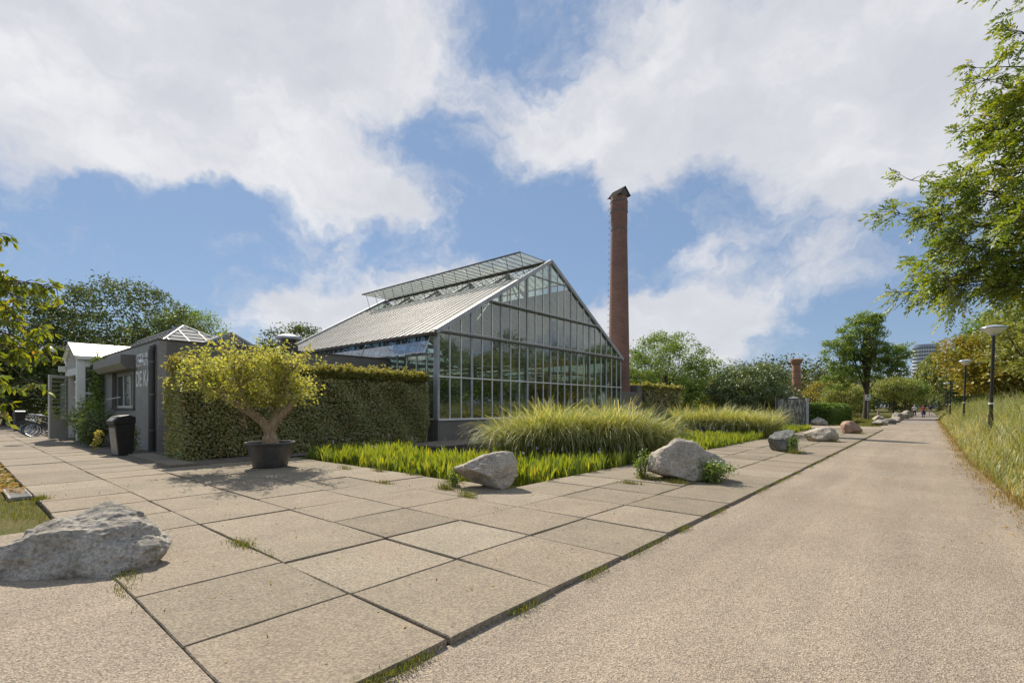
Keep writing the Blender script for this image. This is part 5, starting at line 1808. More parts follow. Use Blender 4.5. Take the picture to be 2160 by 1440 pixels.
# ------------------------------------------------------------------ overhanging trees near the viewer
def ash_tree():
    """tree with compound leaves standing on the bank; limbs reach over the road"""
    g = np.random.default_rng(60)
    loc = np.array([5.0, 14.6, 0.5])
    e = empty('ash_tree', tuple(loc))
    tag(e, 'tall leafy tree on the grassy bank with feathery leaves on long limbs over the road', 'tree')
    tr = MB()
    tp = curve_pts((0, 0, -0.3), (-0.3, 0.2, 11.5), 0, 9, g, 0.05)
    tr.tube(tp, [0.36, 0.30, 0.27, 0.25, 0.22, 0.19, 0.15, 0.10, 0.05], 12)
    sprays = []
    # limb tips (world) reaching over the road, and the rest of the crown behind them
    tips = [(-0.40, 13.2, 3.80), (-0.30, 13.0, 4.35), (-0.2, 13.1, 3.95), (0.0, 13.4, 3.75), (0.15, 12.9, 4.0), (0.35, 13.1, 3.8), (0.0, 12.6, 3.9), (0.3, 13.6, 4.3), (-0.75, 13.3, 5.55), (-0.55, 13.0, 6.1), (-0.1, 12.8, 5.2), (0.2, 13.4, 5.9),
            (0.25, 13.2, 6.9), (0.55, 12.8, 7.6), (0.45, 13.6, 8.3), (0.8, 13.0, 6.4), (0.9, 13.0, 9.2), (1.2, 13.6, 8.6), (1.0, 12.8, 10.0), (1.4, 13.2, 10.8),
            (1.5, 12.4, 5.0), (1.7, 13.0, 6.8), (1.9, 12.6, 8.0), (2.2, 13.0, 9.4), (1.2, 14.5, 5.0), (1.6, 15, 6.8), (0.9, 12.0, 4.6), (2.4, 12.2, 6.0), (2.6, 12.8, 11.0)]
    for k in range(36):
        zq = g.uniform(3.7, 13.0)
        xa_ = float(np.interp(zq, [3.5, 6.2, 7.0, 9.5, 13], [-0.1, 0.0, 0.6, 0.9, 1.8]))
        tips.append((xa_ + abs(g.normal(0, 1.1)), g.uniform(12.2, 14.4), zq))
    nvis = len(tips)
    for k in range(40):
        a = g.uniform(0, 2 * math.pi)
        rr = g.uniform(1.5, 5.0)
        z = g.uniform(4.2, 11.5)
        tips.append((loc[0] + rr * math.cos(a) * (1 - max(0, z - 7) / 8), loc[1] + rr * math.sin(a) * (1 - max(0, z - 7) / 8), z))
    for ti, q in enumerate(tips):
        vis = ti < nvis
        q = np.array(q) + (np.array([0.25, 0.1, 0.1]) if vis else 0) - loc
        hz = np.linalg.norm(q[:2])
        zs = max(1.9, q[2] - g.uniform(0.5, 0.95) * hz)
        st = np.array([np.interp(zs, tp[:, 2], tp[:, 0]), np.interp(zs, tp[:, 2], tp[:, 1]), zs])
        lp = curve_pts(st, q, 0.10, 9, g, 0.09)
        r0 = 0.05
        tr.tube(lp, [r0 * (1 - 0.9 * i / 8) for i in range(9)], 6)
        fwd = unit(q - st)
        for s in range(27 if vis else 18):
            t = g.uniform(0.22, 1.0)
            b = lp[min(8, int(t * 9.5))]
            dr = unit(fwd * 0.7 + g.normal(0, 0.75, 3) * np.array([1, 1, 0.7]))
            ln = g.uniform(0.35, 1.0) * (1.15 - 0.6 * t)
            en = b + dr * ln + np.array([0, 0, -0.12 * ln])
            tw = curve_pts(b, en, 0.04, 4, g, 0.1)
            tr.tube(tw, [0.010, 0.007, 0.005, 0.003], 4, False)
            for w in range(6):
                u = g.uniform(0.2, 1.0)
                sprays.append((tw[0] + (tw[-1] - tw[0]) * u, unit(dr + g.normal(0, 0.6, 3) + np.array([-0.35, 0, -0.35]))))
    tr.build('trunk', 'bark_dark', e, smooth=True)
    # every spray is a compound leaf: a rachis with paired leaflets
    C = np.array([s[0] for s in sprays])
    D = np.array([s[1] for s in sprays])
    n = len(C)
    nr = g.normal(0, 0.5, (n, 3)) + np.array([0, 0, 1.0])
    S = unit(np.cross(D, nr))
    N = np.cross(S, D)
    pc, pd, pn, va = [], [], [], []
    base = g.uniform(0, 1, n)
    for k in range(11):
        t = 0.05 + 0.02 * k
        side = 0 if k == 10 else (1 if k % 2 else -1)
        pos = C + D * (0.05 + 0.023 * k) + np.array([0, 0, -1.0]) * (0.0009 * k * k)
        dd = D * (0.75 if side else 1.0) + S * side * 0.8 + np.array([0, 0, -0.25])
        keep = g.uniform(0, 1, n) > 0.12
        pc.append(pos[keep])
        pd.append((dd + g.normal(0, .15, (n, 3)))[keep])
        pn.append((N + g.normal(0, .35, (n, 3)))[keep])
        va.append(np.clip(base * 0.6 + g.uniform(0, .4, n), 0, 1)[keep])
    pc, pd, pn, va = map(np.concatenate, (pc, pd, pn, va))
    m = len(pc)
    v, q, va = leaf_arrays(pc, pd, pn, 0.096 * g.uniform(.75, 1.25, m), 0.036 * g.uniform(.8, 1.2, m), va)
    link(bpy.data.objects.new('crown', np_mesh('crown', v, q, 'leaf_ash', va)), e)


ash_tree()


def cherry_tree():
    g = np.random.default_rng(61)
    loc = np.array([-11.4, -1.3, -0.03])
    e = empty('cherry_tree', tuple(loc))
    tag(e, 'small tree with large drooping yellow-green leaves by the grass patch', 'tree')
    tr = MB()
    tp = curve_pts((0, 0, -0.1), (0.2, 0.1, 3.2), 0, 6, g, 0.05)
    tr.tube(tp, [0.15, 0.12, 0.11, 0.10, 0.08, 0.05], 10)
    tips = [(-8.72, 0.95, 3.05), (-8.85, 0.85, 3.10), (-9.05, 0.66, 3.12), (-9.2, 0.5, 3.25), (-8.95, 0.75, 2.85), (-9.15, 0.55, 2.80), (-8.9, 0.78, 2.55), (-9.05, 0.62, 2.62), (-9.25, 0.45, 2.5), (-8.78, 0.90, 2.18), (-8.88, 0.80, 2.30), (-9.1, 0.6, 2.2), (-9.3, 0.4, 2.25),
            (-8.95, 0.70, 1.82), (-9.1, 0.58, 1.72), (-9.3, 0.4, 1.9), (-9.2, 0.5, 1.55), (-9.45, 0.35, 1.5), (-9.4, 0.35, 3.0), (-9.5, 0.3, 2.7), (-9.5, 0.2, 2.1), (-9.4, 0.3, 3.5), (-9.3, 0.42, 3.75), (-9.6, 0.2, 3.3)]
    for k in range(26):
        a = g.uniform(0, 2 * math.pi)
        tips.append((loc[0] + 2.2 * math.cos(a), loc[1] + 1.6 * math.sin(a), g.uniform(1.8, 4.2)))
    pc, pd, va = [], [], []
    for q in tips:
        q = np.array(q) - loc
        st = tp[g.integers(2, 6)]
        lp = curve_pts(st, q, 0.16, 9, g, 0.05)
        tr.tube(lp, [0.035 * (1 - 0.88 * i / 8) for i in range(9)], 6)
        for s in range(13):
            t = g.uniform(0.55, 1)
            b = lp[min(8, int(t * 9.5))]
            dr = unit(g.normal(0, 1, 3) * np.array([1, 1, .35]))
            en = b + dr * g.uniform(.08, .24) + np.array([0, 0, -g.uniform(0, .14)])
            tr.tube([b, (b + en) / 2 + np.array([0, 0, .03]), en], [0.006, 0.005, 0.003], 4, False)
            bv = g.uniform(0, 1)
            for w in range(7):
                u = g.uniform(0.25, 1)
                pc.append(b + (en - b) * u)
                pd.append(unit(dr * 0.6 + g.normal(0, .5, 3) + np.array([0, 0, -0.85])))
                va.append(np.clip(bv * .5 + g.uniform(0, .5), 0, 1))
    tr.build('trunk', 'bark_dark', e, smooth=True)
    pc, pd, va = np.array(pc), np.array(pd), np.array(va)
    m = len(pc)
    nr = g.normal(0, 1, (m, 3))
    v, q, va = leaf_arrays(pc, pd, nr, 0.115 * g.uniform(.7, 1.3, m), 0.055 * g.uniform(.8, 1.2, m), va, 0.06)
    link(bpy.data.objects.new('crown', np_mesh('crown', v, q, 'leaf_cherry', va)), e)


cherry_tree()

for x, y, h, r, m, sd_, lab in [(12.0, 36.0, 9.5, 3.4, 'leaf_dark', 71, 'tall dark tree up the bank, mirrored at the near end of the greenhouse gable'),
                                (15.5, 44.0, 8.0, 3.4, 'leaf_mid', 72, 'rounded green tree up the bank, mirrored low in the greenhouse gable'),
                                (13.5, 53.0, 11.5, 3.0, 'leaf_dark', 73, 'slender dark tree up the bank beside the yellow tree'),
                                (17.0, 62.0, 10.5, 4.2, 'leaf_mid', 74, 'broad green tree up the bank, mirrored in the middle of the gable'),
                                (19.0, 74.0, 12.0, 4.6, 'leaf_dark', 75, 'biggest dark tree up the bank, mirrored at the chimney end of the gable'),
                                (21.0, 88.0, 12.0, 5.0, 'leaf_mid', 76, 'last green tree up the bank, mirrored in the gable corner by the chimney')]:
    tree('bank_tree', lab, (x, y, 0.9), [(0, 0, h * 0.62, r, r, h * 0.36), (0.6, 0.5, h * 0.35, r * 1.1, r * 1.1, h * 0.25)], h * 0.6, 0.25, m, 0.28, 260, 42, 0.42, sd_, group='trees on the bank across the road')


# ------------------------------------------------------------------ potted tree
def potted_tree():
    loc = (-12.42, 5.25, 0.0)
    pot = empty('plant_pot', loc)
    tag(pot, 'large round black plastic pot holding the small gnarled tree', 'plant pot')
    MB().lathe([(0.36, 0.0), (0.39, 0.02), (0.53, 0.56), (0.57, 0.57), (0.58, 0.60), (0.565, 0.625), (0.53, 0.625), (0.51, 0.56), (0.02, 0.54)], 40).build('pot_shell', 'pot_plastic', pot, smooth=True)
    g = np.random.default_rng(88)
    mb = MB()
    k = 14
    mb.lathe([(0.515, 0.535), (0.35, 0.575), (0.15, 0.59), (0.02, 0.59)], 24)
    mb.build('potting_soil', 'soil', pot, smooth=True)
    e = empty('gnarled_tree', (loc[0], loc[1], 0.55), CY)
    tag(e, 'small gnarled tree with two thick limbs and a wide yellow-green crown, growing in the pot', 'tree')
    tr = MB()

    def limb(pts, rad, n=12):
        P = np.array(pts, float)
        # smooth resample
        t = np.linspace(0, len(P) - 1, (len(P) - 1) * 4 + 1)
        Q = np.stack([np.interp(t, np.arange(len(P)), P[:, i]) for i in range(3)], 1)
        for _ in range(2):
            Q[1:-1] = (Q[:-2] + 2 * Q[1:-1] + Q[2:]) / 4
        Q[1:-1] += g.normal(0, 0.008, (len(Q) - 2, 3))
        rr = np.interp(t, np.arange(len(P)), rad)
        tr.tube(Q, list(rr * g.uniform(.92, 1.08, len(rr))), n)
        return Q
    limb([(0, 0, -0.1), (0, 0, 0.12), (-0.01, 0, 0.30), (-0.02, 0, 0.44)], [0.24, 0.175, 0.14, 0.125], 16)
    A = limb([(-0.02, 0, 0.36), (-0.22, 0.05, 0.58), (-0.58, 0.05, 0.84), (-1.02, 0.0, 1.10), (-1.5, -0.05, 1.42), (-2.15, -0.1, 1.80)], [0.115, 0.10, 0.085, 0.07, 0.055, 0.025])
    B = limb([(0.02, 0, 0.36), (0.15, -0.04, 0.56), (0.36, 0.0, 0.80), (0.52, 0.04, 1.02), (0.40, 0.05, 1.28), (0.36, 0.02, 1.6), (0.55, 0.0, 2.0)], [0.11, 0.098, 0.085, 0.072, 0.062, 0.05, 0.025])
    C = limb([(-0.05, 0.05, 0.40), (-0.06, 0.35, 0.75), (-0.15, 0.7, 1.1), (-0.3, 1.0, 1.6)], [0.10, 0.075, 0.055, 0.03])
    D = limb([(-0.3, 0.02, 0.64), (-0.42, -0.25, 0.95), (-0.4, -0.5, 1.3), (-0.5, -0.7, 1.7)], [0.07, 0.06, 0.045, 0.025])
    subs = []
    for L_, a0 in ((A, 8), (B, 10), (C, 5), (D, 5)):
        for k in range(21 if L_ is A else 15):
            b = L_[g.integers(a0, len(L_))]
            d = g.normal(0, 1, 3) * np.array([1.0, 0.8, 0.4]) + np.array([0, 0, 0.55])
            en = b + unit(d) * g.uniform(0.5, 1.15)
            en[2] = min(en[2], 2.25)
            S = curve_pts(b, en, 0.05, 6, g, 0.12)
            tr.tube(S, [0.024, 0.02, 0.016, 0.012, 0.008, 0.004], 6, False)
            subs.append(S)
    pc, va = [], []
    for S in subs:
        for k in range(13):
            b = S[g.integers(1, 6)]
            dr = unit(g.normal(0, 1, 3) * np.array([1, 1, .7]) + np.array([0, 0, .15]))
            ln = g.uniform(0.2, 0.55)
            if g.uniform() < 0.07:
                dr = unit(np.array([g.normal(0, .2), g.normal(0, .2), 1.0]))
                ln = g.uniform(.5, .85)
            en = b + dr * ln
            tr.tube([b, (b + en) / 2, en], [0.006, 0.004, 0.002], 3, False)
            m = int(9 + ln * 18)
            u = g.uniform(0.1, 1, m)[:, None]
            pc.append(b + (en - b) * u + g.normal(0, 0.05, (m, 3)))
            va.append(np.clip(g.uniform(0, .45) + g.uniform(0, .55, m), 0, 1))
    tr.build('trunk', 'bark_light', e, smooth=True)
    pc, va = np.concatenate(pc), np.concatenate(va)
    keep = pc[:, 2] > 0.95
    leaves('crown', 'leaf_pot_tree', pc[keep], 0.080, 0.044, e, g, 0.3, 0.1, va[keep])


potted_tree()


# ------------------------------------------------------------------ pond vegetation
def in_pond(n, g, f):
    x = g.uniform(PX0, PX1, n * 4)
    y = g.uniform(PY0, PY1, n * 4)
    k = f(x, y)
    return x[k][:n], y[k][:n]


def seg_dist(x, y, a, b):
    a, b = np.array(a), np.array(b)
    d = b - a
    t = np.clip(((x - a[0]) * d[0] + (y - a[1]) * d[1]) / (d @ d), 0, 1)
    return np.hypot(x - a[0] - t * d[0], y - a[1] - t * d[1])


R1 = ((-8.9, 11.3), (-6.95, 13.5), 1.15)
R2 = ((-9.9, 25.6), (-6.9, 26.4), 1.3)


def reeds(name, seg, n, height, label, seed):
    g = np.random.default_rng(seed)
    a, b, r = seg
    t = g.uniform(-0.1, 1.1, n)
    ang = g.uniform(0, 2 * math.pi, n)
    rr = r * np.sqrt(g.uniform(0, 1, n))
    x = a[0] + (b[0] - a[0]) * np.clip(t, 0, 1) + rr * np.cos(ang)
    y = a[1] + (b[1] - a[1]) * np.clip(t, 0, 1) + rr * np.sin(ang)
    edge = (rr / r)
    base = np.stack([x, y, np.full(n, -0.18)], 1)
    lump = 1 + 0.10 * np.sin(x * 2.6 + 1) * np.sin(y * 2.1)
    ln = height * 1.28 * g.uniform(0.72, 1.12, n) * lump
    az = np.where(g.uniform(0, 1, n) < 0.55, ang, g.uniform(0, 2 * math.pi, n)) + g.normal(0, .6, n)
    bend = np.clip(g.normal(0.92, 0.30, n) + 0.35 * edge ** 2, 0.15, 1.8)
    var = np.clip(g.normal(0.32, 0.27, n), 0, 0.97)
    e = empty(name, ((a[0] + b[0]) / 2, (a[1] + b[1]) / 2, 0))
    e.location = (0, 0, 0)
    tag(e, label, 'ornamental grass', 'clumps of arching grass in the pond')
    o = ribbons('blades', 'reed_blade', base, az, ln, bend, 0.024, 6, e, var, None, g)
    o['kind'] = 'stuff'
    # flowering plumes on thin stalks over the top
    m = n // 8
    k = g.choice(n, m, replace=False)
    o2 = ribbons('plumes', 'reed_blade', base[k], az[k], ln[k] * 0.95, bend[k] * 0.85, 0.012, 5, e, np.clip(g.normal(0.82, 0.10, m), 0, 1), lambda u: 0.5 + 1.1 * max(0, u - 0.65) * 2.5 * (1.12 - u) * 4, g)
    o2['kind'] = 'stuff'
    return e


reeds('grass_clump', R1, 15000, 1.50, 'large clump of arching feathery grass standing in the pond near the greenhouse plinth', 91)
reeds('grass_clump', R2, 13000, 1.46, 'second large clump of arching feathery grass, next to the stained panel', 92)


def pickerel():
    g = np.random.default_rng(93)

    def dens(x, y):
        d1 = seg_dist(x, y, R1[0], R1[1])
        d2 = seg_dist(x, y, R2[0], R2[1])
        strip = (y < 9.4 + 0.5 * np.sin(x * 1.3)) & (x < -7.3) & (x > -14.0)
        side = (x > -7.6 + 0.35 * np.sin(y * 1.7)) & (y > 7.7)
        edge = (x > -6.3) & (y > 7.6)
        gap = (y > 14.4) & (y < 24) & (x > -9.5)
        ok = strip | side | gap | edge
        ok &= (d1 > 0.9) & (d2 > 1.0)
        # open water by the corner
        ok &= ~((x > -6.9) & (y < 7.9))
        thin = np.sin(x * 2.1 + y * 1.3) * np.sin(y * 1.7 - x) > -0.75
        return ok & thin
    x, y = in_pond(4300, g, dens)
    n = len(x)
    reps = 5
    bx = np.repeat(x, reps) + g.normal(0, .06, n * reps)
    by = np.repeat(y, reps) + g.normal(0, .06, n * reps)
    bx = np.clip(bx, PX0 + 0.03, PX1 - 0.03)
    by = np.clip(by, PY0 + 0.03, PY1 - 0.03)
    m = len(bx)
    base = np.stack([bx, by, np.full(m, -0.19)], 1)
    hgt = np.repeat(g.uniform(0.34, 0.62, n), reps) * g.uniform(0.7, 1.1, m)
    prof = lambda u: 0.22 if u < 0.42 else (1.0 if u < 0.72 else (0.75 if u < 0.9 else 0.05))
    o = ribbons('pickerel_plants', 'pickerel_leaf', base, g.uniform(0, 6.28, m), hgt, np.clip(g.normal(0.18, .15, m), 0, .7), 0.052, 5, None, np.clip(np.repeat(g.uniform(0, .55, n), reps) + g.uniform(0, .45, m), 0, 1), prof, g, 0.6)
    tag(o, 'bright yellow-green water plants with upright lance leaves filling the pond edges', 'water plants', None, 'stuff')
    # pale blue flower spikes
    k = g.choice(n, 110, replace=False)
    c = []
    for i in k:
        z0 = g.uniform(0.36, 0.56)
        t = g.uniform(0, 1, 14)
        c.append(np.stack([x[i] + g.normal(0, .012, 14), y[i] + g.normal(0, .012, 14), z0 + t * 0.09], 1))
    o2 = leaves('pickerel_flowers', 'flower_blue', np.concatenate(c), 0.022, 0.018, None, g)
    tag(o2, 'small pale blue flower spikes above the water plants', 'flowers', None, 'stuff')
    st = np.stack([x[k], y[k], np.full(len(k), -0.18)], 1)
    o3 = ribbons('pickerel_stalks', 'pickerel_leaf', st, g.uniform(0, 6.28, len(k)), np.full(len(k), 0.7), np.zeros(len(k)) + 0.01, 0.008, 2, None, None, None, g)
    tag(o3, 'thin upright flower stalks among the water plants', 'stalks', None, 'stuff')


pickerel()


# ------------------------------------------------------------------ grasses
def bank_grass():
    g = np.random.default_rng(94)
    # tall reeds on the bank, denser near the viewer
    n = 46000
    y = 6 + 90 * g.uniform(0, 1, n) ** 1.9
    d = 0.05 + 6.5 * g.uniform(0, 1, n) ** 1.25
    x = road_edge(y) + d
    z = bank_z(x, y) - 0.03
    h = (0.22 + 1.22 * np.clip(d / 1.5, 0, 1) ** 0.9) * g.uniform(0.6, 1.12, n) * (1 + 0.15 * np.sin(y * 0.9 + d * 1.1))
    near = np.clip((13 - y) / 5, 0, 1)
    h = h * (1 - 0.35 * near)
    az = np.where(g.uniform(0, 1, n) < .5, g.normal(0.4, 1.2, n), g.uniform(0, 6.28, n))
    bend = np.clip(g.normal(0.85, .32, n), .08, 1.7)
    patch = 0.5 + 0.5 * np.sin(x * 1.1 + y * 0.45) * np.sin(y * 0.23 + 1.0)
    var = np.clip(g.normal(0.30, 0.22, n) + 0.30 * (patch - .5) + 0.25 * near + 0.22 * np.clip(1.2 - d, 0, 1) - 0.10 * np.clip(d - 1.5, 0, 1), 0, 1)
    w = np.interp(y, [6, 30, 96], [0.014, 0.022, 0.06])
    o = ribbons('bank_grass', 'bank_grass', np.stack([x, y, z], 1), az, h * 1.32, bend, w, 5, None, var, None, g)
    tag(o, 'tall windblown grass and reeds covering the bank beside the road', 'grass', None, 'stuff')
    # short dry fringe at the road edge
    n = 16000
    y = 7 + 70 * g.uniform(0, 1, n) ** 1.9
    d = g.normal(0.10, 0.16, n)
    x = road_edge(y) + d + 0.06 * np.sin(y * 2.1)
    z = np.full(n, -0.035)
    o = ribbons('dry_fringe', 'dry_grass', np.stack([x, y, z], 1), g.uniform(0, 6.28, n), g.uniform(.04, .22, n) * np.where(d < 0.05, .5, 1), np.clip(g.normal(.8, .3, n), .1, 1.5), np.interp(y, [7, 30, 80], [.007, .014, .04]), 2, None, None, None, g)
    tag(o, 'dry straw-coloured grass fringe along the road edge', 'grass', None, 'stuff')
    # lawn on the left in front of the slab path
    n = 15000
    x = -18.5 + 10.4 * g.uniform(0, 1, n)
    y = -2.2 + 3.12 * g.uniform(0, 1, n)
    bare = (np.hypot((x + 8.9) / 0.9, (y - 0.1) / 0.7) < 1) & (g.uniform(0, 1, n) < .85)
    k = ~bare & (y < 0.93) & ~((x > -12.9) & (x < -11.35) & (y > .62))
    x, y = x[k], y[k]
    m = len(x)
    o = ribbons('verge_grass', 'lawn_blade', np.stack([x, y, np.full(m, -0.06)], 1), g.uniform(0, 6.28, m), g.uniform(.04, .11, m), np.clip(g.normal(.6, .3, m), 0, 1.4), 0.007, 2, None, None, None, g)
    tag(o, 'patch of short grass beside the slab path', 'grass', None, 'stuff')
    # fallen orange leaves on that lawn
    n = 900
    p = np.stack([g.uniform(-18, -11.8, n), g.uniform(-.6, .93, n), g.uniform(0, .05, n)], 1)
    o = leaves('leaf_litter', 'dry_grass', p, 0.09, 0.055, None, g, 2.0, 0, np.clip(g.normal(.85, .12, n), 0, 1))
    tag(o, 'fallen orange leaves lying on the grass by the slab path', 'leaf litter', None, 'stuff')
    # dead leaves and chaff blown to the road edges
    n = 1500
    y = 7 + 40 * g.uniform(0, 1, n) ** 1.6
    x = road_edge(y) - np.abs(g.normal(0, 0.22, n))
    k = g.uniform(0, 1, n) < 0.12
    x = np.where(k, g.uniform(-2.2, 0.6, n), x)
    o = leaves('road_litter', 'dry_grass', np.stack([x, y, np.full(n, -0.022)], 1), 0.045, 0.025, None, g, 4.0, 0, np.clip(g.normal(.7, .2, n), 0, 1))
    tag(o, 'dry leaves and chaff scattered along the road edge', 'leaf litter', None, 'stuff')
    n = 420
    p = np.stack([g.uniform(-13, -2.4, n), g.uniform(1.0, 6.6, n), np.full(n, 0.022)], 1)
    o = leaves('slab_litter', 'dry_grass', p, 0.035, 0.02, None, g, 4.0, 0, np.clip(g.normal(.5, .3, n), 0, 1))
    tag(o, 'tiny dry leaves scattered over the slabs', 'leaf litter', None, 'stuff')
    # far lawn
    n = 16000
    x = g.uniform(-15, -2.95, n)
    y = 46.6 + 55 * g.uniform(0, 1, n) ** 1.4
    o = ribbons('lawn', 'lawn_blade', np.stack([x, y, np.full(n, -0.06)], 1), g.uniform(0, 6.28, n), g.uniform(.05, .14, n), np.clip(g.normal(.6, .3, n), 0, 1.4), np.interp(y, [46, 100], [.04, .08]), 2, None, None, None, g)
    tag(o, 'mown lawn under the shade tree', 'grass', None, 'stuff')


bank_grass()


def weeds():
    """grass and moss growing in the slab joints"""
    g = np.random.default_rng(95)
    bs, hs, ws = [], [], []

    def line(p, q, n, h, spread=0.012, w=0.006):
        t = g.uniform(0, 1, n)
        x = p[0] + (q[0] - p[0]) * t + g.normal(0, spread, n)
        y = p[1] + (q[1] - p[1]) * t + g.normal(0, spread, n)
        bs.append(np.stack([x, y, np.full(n, -0.012)], 1))
        hs.append(np.abs(g.normal(h, h * .45, n)) + .008)
        ws.append(np.full(n, w))
    x0, y0 = -2.33, 0.95
    J = lambda i: x0 - i * SX
    K = lambda j: y0 + j * SY
    # joints along the road strip
    for i in (1, 2):
        for j in range(4, 32):
            if g.uniform() < 0.75:
                line((J(i), K(j) + g.uniform(0, .4)), (J(i), K(j) + g.uniform(.6, 1.15)), int(110 if j > 6 else 60), .035)
    for j in range(5, 32):
        for i in range(3):
            if g.uniform() < 0.5:
                line((J(i) - g.uniform(0, .5), K(j)), (J(i + 1) + g.uniform(0, .4), K(j)), 45, .025)
    for j in range(1, 5):
        for i in range(9):
            if g.uniform() < 0.16:
                line((J(i) - g.uniform(0, .5), K(j)), (J(i + 1) + g.uniform(0, .4), K(j)), 50, .02)
            if g.uniform() < 0.16:
                line((J(i + 1), K(j) + g.uniform(0, .5)), (J(i + 1), K(j) + g.uniform(.6, 1.1)), 50, .02)
    # road edge
    for j in range(1, 34):
        if g.uniform() < 0.8:
            a = K(j) + g.uniform(0, .6)
            line((x0 + .03, a), (x0 + .03, a + g.uniform(.3, .9)), 170, .028, .028)
    line((x0 + .02, 1.35), (x0 + .02, 1.9), 500, .03, .035)
    # tufts by the boulder and in the near joints
    for cx, cy, n, h in [(-5.62, 2.08, 260, .05), (-5.05, 2.1, 60, .03), (-4.45, 0.99, 10, .02), (-8.05, 5.55, 160, .07), (-8.5, 6.6, 120, .08), (-9.6, 6.5, 160, .09), (-7.1, 6.5, 160, .12), (-6.6, 5.85, 240, .14), (-6.0, 5.8, 120, .09), (-5.8, 5.6, 200, .06),
                         (-4.35, 9.3, 260, .14), (-3.7, 9.2, 200, .10), (-4.4, 8.6, 200, .07), (-3.2, 17.4, 220, .16), (-3.1, 24.2, 200, .16), (-2.9, 32.2, 120, .14), (-10.6, 6.2, 90, .10), (-5.0, 0.95, 100, .03), (-5.4, 1.05, 200, .05), (-10.9, 1.0, 300, .05)]:
        bs.append(np.stack([cx + g.normal(0, .12, n), cy + g.normal(0, .05, n), np.full(n, 0.0)], 1))
        hs.append(np.abs(g.normal(h, h * .4, n)) + .01)
        ws.append(np.full(n, .007))
    b = np.concatenate(bs)
    n = len(b)
    o = ribbons('joint_weeds', 'lawn_blade', b, g.uniform(0, 6.28, n), np.concatenate(hs), np.clip(g.normal(.7, .3, n), 0, 1.5), np.concatenate(ws), 2, None, np.clip(g.normal(.45, .25, n), 0, 1), None, g)
    tag(o, 'grass and weeds sprouting from the joints between the slabs', 'weeds', None, 'stuff')


weeds()


def shrub(name, label, loc, spread, h, mat, leaf, n, seed, cat='shrub', stems=9, group=None, droop=0.1):
    g = np.random.default_rng(seed)
    e = empty(name, loc)
    tag(e, label, cat, group)
    st = MB()
    P = []
    for k in range(stems):
        a = g.uniform(0, 6.28)
        r = g.uniform(0, 1) ** .6
        q = np.array([spread[0] * r * math.cos(a), spread[1] * r * math.sin(a), h * g.uniform(.55, 1.0)])
        lp = curve_pts((g.normal(0, .05), g.normal(0, .05), -0.05), q, .08, 6, g, .1)
        st.tube(lp, [.014, .012, .010, .008, .006, .003], 5, False)
        m = n // stems
        i = g.integers(1, 6, m)
        P.append(lp[i] + g.normal(0, 1, (m, 3)) * np.array([spread[0] * .22, spread[1] * .22, h * .10]))
    st.build('stems', 'bark_dark', e)
    p = np.concatenate(P)
    p = p[p[:, 2] > 0.01]
    leaves('foliage', mat, p, leaf, leaf * .6, e, g, .4, droop)
    return e


shrub('wall_shrub', 'dark green bushy shrub at the foot of the porch post', (-26.9, 3.85, 0), (1.5, .55, 0), 1.75, 'leaf_mid', .10, 3600, 101, stems=14)
shrub('wall_shrub', 'dark leafy shrub below the shuttered window', (-24.4, 3.75, 0), (1.5, .5, 0), 1.25, 'leaf_dark', .10, 3200, 102, stems=12)
shrub('wall_shrub', 'small green plant between litter bin and brick wall', (-20.6, 4.15, 0), (.45, .3, 0), 1.0, 'leaf_mid', .08, 700, 103, stems=6)
shrub('creeper', 'leafy green creeper growing at the right foot of the speckled boulder', (-3.28, 9.80, 0), (.38, .25, 0), .42, 'leaf_mid', .055, 1500, 104, 'plant', 10)
shrub('creeper', 'thin green weed climbing at the left foot of the speckled boulder', (-4.52, 9.40, 0), (.16, .16, 0), .55, 'leaf_mid', .05, 500, 105, 'plant', 6)
shrub('weed_plant', 'small leafy weed at the foot of the wedge-shaped boulder', (-6.72, 6.15, 0), (.18, .12, 0), .30, 'leaf_mid', .05, 420, 106, 'plant', 7)
shrub('weed_plant', 'small green weed growing against the dark lumpy boulder', (-3.35, 17.7, 0), (.14, .14, 0), .60, 'leaf_box_hedge', .07, 260, 107, 'plant', 5)


def vine():
    g = np.random.default_rng(110)
    e = empty('climbing_vine', (-28.3, 4.45, 0))
    tag(e, 'green climbing vine growing up the corner between porch and brick wall', 'vine')
    tr = MB()
    P = []
    for k in range(4):
        p = curve_pts((g.normal(0, .08), g.normal(0, .05), 0), (g.normal(.1, .12), g.normal(0, .06), 3.55), 0, 9, g, .05)
        tr.tube(p, .014, 5, False)
        for _ in range(600):
            P.append(p[g.integers(0, 9)] + g.normal(0, 1, 3) * np.array([.17, .10, .22]))
    tr.build('stems', 'bark_dark', e)
    P = np.array(P)
    leaves('foliage', 'leaf_mid', P[P[:, 2] > .02], .09, .07, e, g, .2, .2)


vine()


def mullein():
    g = np.random.default_rng(111)
    e = empty('flower_stalk', (-21.2, 3.2, -0.02))
    tag(e, 'arching stalk of pale yellow leaves on the gravel beside the litter bin', 'plant')
    pts = [(0.9 * math.sin(t * 1.5), 0.05 * t, 0.78 * math.sin(t * 2.2) * 0.9) for t in np.linspace(0.0, 1.15, 14)]
    MB().tube(pts, .010, 5, False).build('stem', 'bark_light', e)
    P = np.array(pts)
    idx = g.integers(1, 14, 130)
    leaves('foliage', 'leaf_yellow_bright', P[idx] + g.normal(0, .03, (130, 3)), .10, .07, e, g, .3, .1)


mullein()


